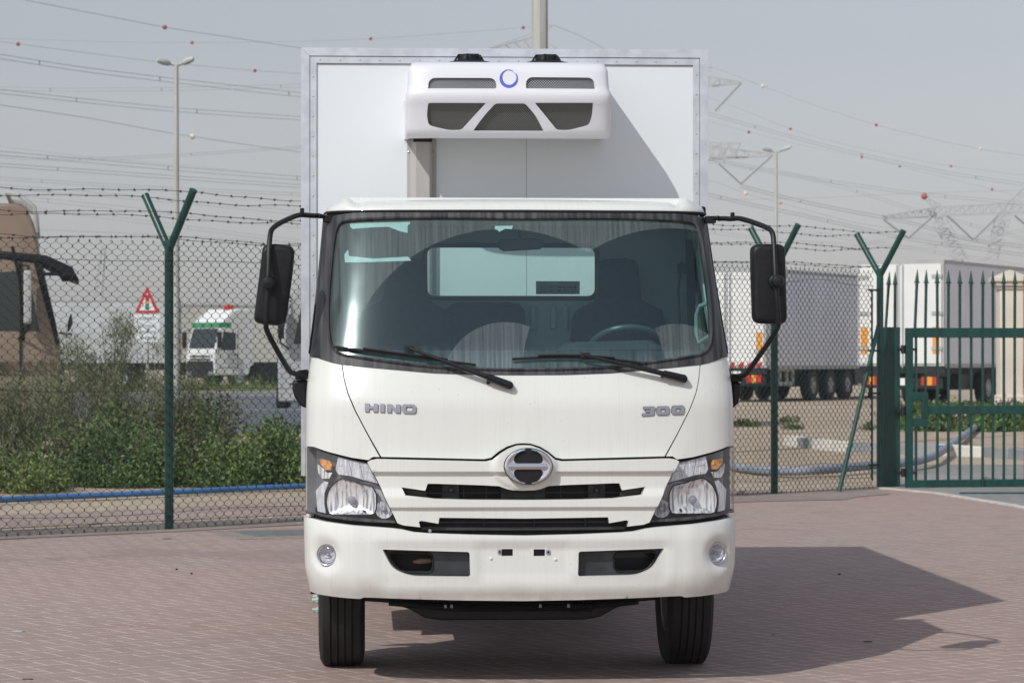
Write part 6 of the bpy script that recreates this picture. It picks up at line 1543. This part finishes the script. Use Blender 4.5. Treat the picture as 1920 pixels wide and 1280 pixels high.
# ================================================================== PLANTS
def leaves(name, centers, n, size, mat, parent, spread, asp=.45, up=.3, seed=1, droop=0):
    """n small leaves scattered in clumps; centers = [(x,y,z, rx,ry,rz)] ellipsoids"""
    g = np.random.default_rng(seed); C_ = np.array(centers, float); wts = C_[:, 3] * C_[:, 4] * C_[:, 5]; wts = wts / wts.sum()
    nc = max(6, n // 26); ci = g.choice(len(C_), nc, p=wts); d = g.normal(size=(nc, 3)); d /= np.linalg.norm(d, axis=1)[:, None]; rad = g.uniform(.35, 1.0, nc) ** .45
    cc = C_[ci, :3] + d * rad[:, None] * C_[ci, 3:6]
    which = g.integers(0, nc, n); p = cc[which] + g.normal(size=(n, 3)) * spread
    ax = g.normal(size=(n, 3)); ax[:, 2] = np.abs(ax[:, 2]) + up; ax /= np.linalg.norm(ax, axis=1)[:, None]
    sd = np.cross(ax, g.normal(size=(n, 3))); sd /= np.linalg.norm(sd, axis=1)[:, None]
    L_ = size * g.uniform(.6, 1.35, n)[:, None]; Wd = L_ * asp
    keep = p[:, 2] > .01
    V = np.stack([p - ax * L_ * .5, p + sd * Wd * .5, p + ax * L_ * .5, p - sd * Wd * .5], 1)[keep].reshape(-1, 3); m = len(V) // 4
    me = bpy.data.meshes.new(name); me.vertices.add(m * 4); me.vertices.foreach_set('co', V.ravel()); me.loops.add(m * 4); me.loops.foreach_set('vertex_index', np.arange(m * 4, dtype=np.int32))
    me.polygons.add(m); me.polygons.foreach_set('loop_start', np.arange(0, m * 4, 4, dtype=np.int32)); me.polygons.foreach_set('loop_total', np.full(m, 4, dtype=np.int32)); me.update(); me.validate()
    me.materials.append(mat); o = bpy.data.objects.new(name, me); COL.objects.link(o); o.parent = parent; return o
def stems(parent, cx, cy, h, rad, n, seed, z0=0):
    r_ = random.Random(seed); m_ = MB()
    for i in range(n):
        a = r_.uniform(0, 6.28); q = r_.uniform(.3, 1); m_.tube([(cx, cy, z0), (cx + rad * q * .45 * math.cos(a), cy + rad * q * .45 * math.sin(a), z0 + h * .45), (cx + rad * q * math.cos(a + .3), cy + rad * q * math.sin(a + .3), z0 + h * r_.uniform(.75, 1.0))], [.022, .013, .004], 5)
    return m_.build('stem', mt['stem'], parent, fix=False)
def bush(px, pyb, pytop, wpx, mat, label, seed, n=5200, Y=None, mix=None, size=.052):
    b = PG(px, pyb) if Y is None else P(px, pyb, Y); b.z = G(b.y); Yb = b.y + .5; h = CH + (HZ - pytop) * Yb / FPX - b.z; rx = wpx * .5 * Yb / FPX
    t = thing('bush', label, 'bush', (b.x, Yb, b.z), 0, 'bushes growing behind the left fence'); r_ = random.Random(seed)
    cs = []
    for i in range(9): a = r_.uniform(-1, 1); z = r_.uniform(.18, .78) * h; s = r_.uniform(.24, .46); w2 = rx * s; cs.append((a * rx * (1 - .55 * z / h) * .8, r_.uniform(-.5, .5), z, w2, .35 + .3 * s, h * r_.uniform(.16, .30)))
    cs.append((0, 0, h * .35, rx * .85, .6, h * .33))
    for i in range(10): a = r_.uniform(-.9, .9); cs.append((a * rx, r_.uniform(-.4, .4), h * r_.uniform(.72, 1.02) * (1 - .35 * abs(a)), rx * .09, .12, h * .10)); cs.append((0, -.1, h * .15, rx * .95, .55, h * .15))
    stems(t, 0, 0, h * .9, rx * .8, 12, seed)
    leaves('crown', cs, int(n * 1.45), size, mt[mat], t, .085, seed=seed)
    if mix: leaves('crown', cs[:6], n // 2, size * 1.15, mt[mix], t, .11, seed=seed + 50)
    return t
bush(30, 925, 845, 180, 'leaf2', 'yellow green low bush below the tan lorry cab', 1, 5000)
bush(110, 905, 800, 230, 'leaf1', 'dark green bush under the front of the tan lorry', 2, 6000, mix='leaf3')
bush(225, 915, 800, 240, 'leaf1', 'wide dark green bush left of the green fence post', 3, 8000)
bush(235, 895, 735, 170, 'leaf1', 'tall green bush behind the wide one left of the green fence post', 7, 5200, mix='leaf2')
bush(310, 900, 752, 150, 'leaf1', 'dark green bush right behind the green fence post', 4, 6500, mix='leaf3')
bush(375, 905, 742, 170, 'leaf3', 'brownish bush with dry twigs just right of the green fence post', 5, 6500, mix='leaf1')
bush(430, 915, 838, 190, 'leaf1', 'low mid green bush between the post and the truck', 6, 6500, mix='leaf2')
bush(525, 912, 800, 190, 'leaf2', 'bright green bush beside the left side of the box truck', 8, 8500, mix='leaf1')
bush(640, 905, 800, 200, 'leaf1', 'green bush behind the cab of the box truck', 9, 4500)
# feathery tamarisks
def tama(px, pyb, pytop, wpx, Y, label, seed, n=9000):
    b = P(px, pyb, Y); zb = G(Y); h = CH + (HZ - pytop) * Y / FPX - zb; rx = wpx * .5 * Y / FPX
    t = thing('tamarisk_tree', label, 'shrub', (b.x, Y, zb), 0, 'feathery grey green shrubs behind the left fence'); r_ = random.Random(seed); cs = []; m_ = MB()
    for i in range(26):
        a = r_.uniform(-1, 1); b_ = r_.uniform(-.6, .6); hh = h * r_.uniform(.55, 1.0) * (1 - .25 * abs(a)); tip = (a * rx, b_ * rx, hh); mid = (a * rx * .45, b_ * rx * .45, hh * .55)
        m_.tube([(a * .08, b_ * .08, 0), mid, tip], [.016, .008, .003], 4)
        for k in range(5): f = .35 + .65 * k / 4; x = a * rx * (f ** 1.4); cs.append((x, b_ * rx * f ** 1.4, hh * f, rx * .13, rx * .13, h * .085))
    m_.build('stem', mt['stem'], t, fix=False)
    leaves('crown', cs, int(n * 2.4), .085, mt['leaf4'], t, .09, asp=.13, up=.9, seed=seed); return t
tama(125, 800, 640, 170, 40, 'pale feathery shrub in front of the tan lorry door', 21, 3000)
tama(215, 800, 575, 190, 41, 'tallest feathery grey green shrub between the tan lorry and the warning sign', 22, 4600)
tama(40, 800, 690, 150, 38, 'olive feathery shrub covering the lower part of the tan lorry', 23, 4500)
tama(345, 800, 690, 120, 42, 'small olive shrub behind the green fence post under the lamp post', 24, 2200)
# ground cover with pink flowers by the stone pier
g0 = [(px, py) for px in range(1690, 1960, 14) for py in (786, 797, 806)]
cs = []
for px, py in g0:
    p = PG(px, py); r_ = random.Random(px * 7 + py); cs.append((p.x, p.y, p.z + .10, .45, 1.3, .11 + .13 * r_.random()))
gc = leaves('ground_cover', cs, 22000, .12, mt['leaf1'], None, .10, seed=31); tag(gc, kind='stuff', label='low green ground cover with pink flowers in front of the stone pier', cat='ground cover')
gc2 = leaves('pink_flowers', [(c[0], c[1], c[2] + .15, c[3], c[4], c[5]) for c in cs[::2]], 150, .07, mt['pink'], None, .10, asp=.9, seed=32); tag(gc2, kind='stuff', label='small pink blossoms scattered over the ground cover by the pier', cat='flowers')
def tuft(px, py, w_, h_, label, seed, n=260, mat='leaf1'):
    p = PG(px, py); t = thing('weed_tuft', label, 'weed', p, 0, 'weeds in the sand behind the right fence'); leaves('foliage', [(0, 0, h_ * .4, w_, w_ * .8, h_ * .5)], n, .07, mt[mat], t, .05, seed=seed)
    stems(t, 0, 0, h_ * .7, w_ * .6, 5, seed)
tuft(1405, 800, .22, .10, 'small green weed in the sand nearest the right mirror', 41); tuft(1483, 805, .22, .07, 'small green weed in the sand right of the second fence post', 42); tuft(1630, 806, .16, .08, 'small green weed beside the leaning brace pole', 43); tuft(1487, 792, .3, .10, 'flat pale weed in the sand a little farther out', 44, 250, 'leaf2')
tuft(1390, 798, .2, .08, 'tiny weed at the edge of the truck beyond the fence', 45, 200, 'leaf2')
# verge grass across the road
vp = [(p.x, p.y, p.z + .05, 2.2, 1.2, .12) for p in (PG(px, py) for px in range(190, 620, 18) for py in (728, 734))]
vg = leaves('verge_grass', vp, 7000, .20, mt['leaf2'], None, .25, asp=.12, up=1.5, seed=51); tag(vg, kind='stuff', label='scrubby grass on the verge beyond the asphalt road', cat='grass')
# litter and leaves on the paving
lit = MB(); r_ = random.Random(5)
def litter(name, px, py, sz, mat, label, cat, h=.004):
    p = PG(px, py); m_ = MB(); a = r_.uniform(0, 3); pts = roundc([(sz * math.cos(q + a) * r_.uniform(.7, 1.1), sz * .6 * math.sin(q + a) * r_.uniform(.7, 1.1), 0) for q in (0, 1.2, 2.4, 3.6, 5)], .01); m_.prism(pts, (0, 0, h)); o = m_.build(name, mt[mat]); o.location = (p.x, p.y, .005); tag(o, label, cat)
litter('green_scrap', 35, 1185, .04, 'nut', 'pale green scrap lying on the paving at the lower left', 'litter')
litter('dry_leaf', 312, 1011, .05, 'stem', 'dry leaf on the paving just in front of the green fence post', 'leaf')
litter('dark_pebble', 359, 1077, .013, 'chassis', 'small dark pebble on the paving left of the truck bumper', 'pebble', .010)
litter('dark_pebble', 331, 1069, .010, 'chassis', 'tiny dark pebble on the paving below the green fence post', 'pebble', .010)
litter('twig', 53, 1275, .035, 'stem', 'brown twig on the paving at the bottom left corner', 'twig')
litter('dark_leaf', 1628, 1204, .03, 'chassis', 'small dark leaf lying in the truck shadow on the right', 'leaf')
litter('dark_pebble', 1574, 1078, .013, 'chassis', 'small dark pebble inside the truck shadow near its upper edge', 'pebble', .010)
# ------------------------------------------------------------------ haze
HD = .00042
hz = MB(); hz.b2((-705, -65, -1.2), (705, 705, 46)); ho = hz.build('haze', bpy.data.materials.new('haze_air'), smooth=0); tag(ho, 'thin pale dusty haze filling the air over the whole site', 'haze', kind='stuff')
hm = ho.data.materials[0]; hm.use_nodes = True; ht = hm.node_tree
for n in list(ht.nodes): ht.nodes.remove(n)
ou = ht.nodes.new('ShaderNodeOutputMaterial'); pv = ht.nodes.new('ShaderNodeVolumePrincipled'); pv.inputs['Color'].default_value = (.84, .86, .96, 1); pv.inputs['Density'].default_value = HD; pv.inputs['Anisotropy'].default_value = 0.0
ht.links.new(pv.outputs[0], ou.inputs['Volume'])
# ------------------------------------------------------------------ keep the hierarchy at thing > part > sub-part
for o in list(COL.objects):
    ch_ = []; q = o
    while q.parent: ch_.append(q.parent); q = q.parent
    if len(ch_) > 2: o.parent = ch_[-2]
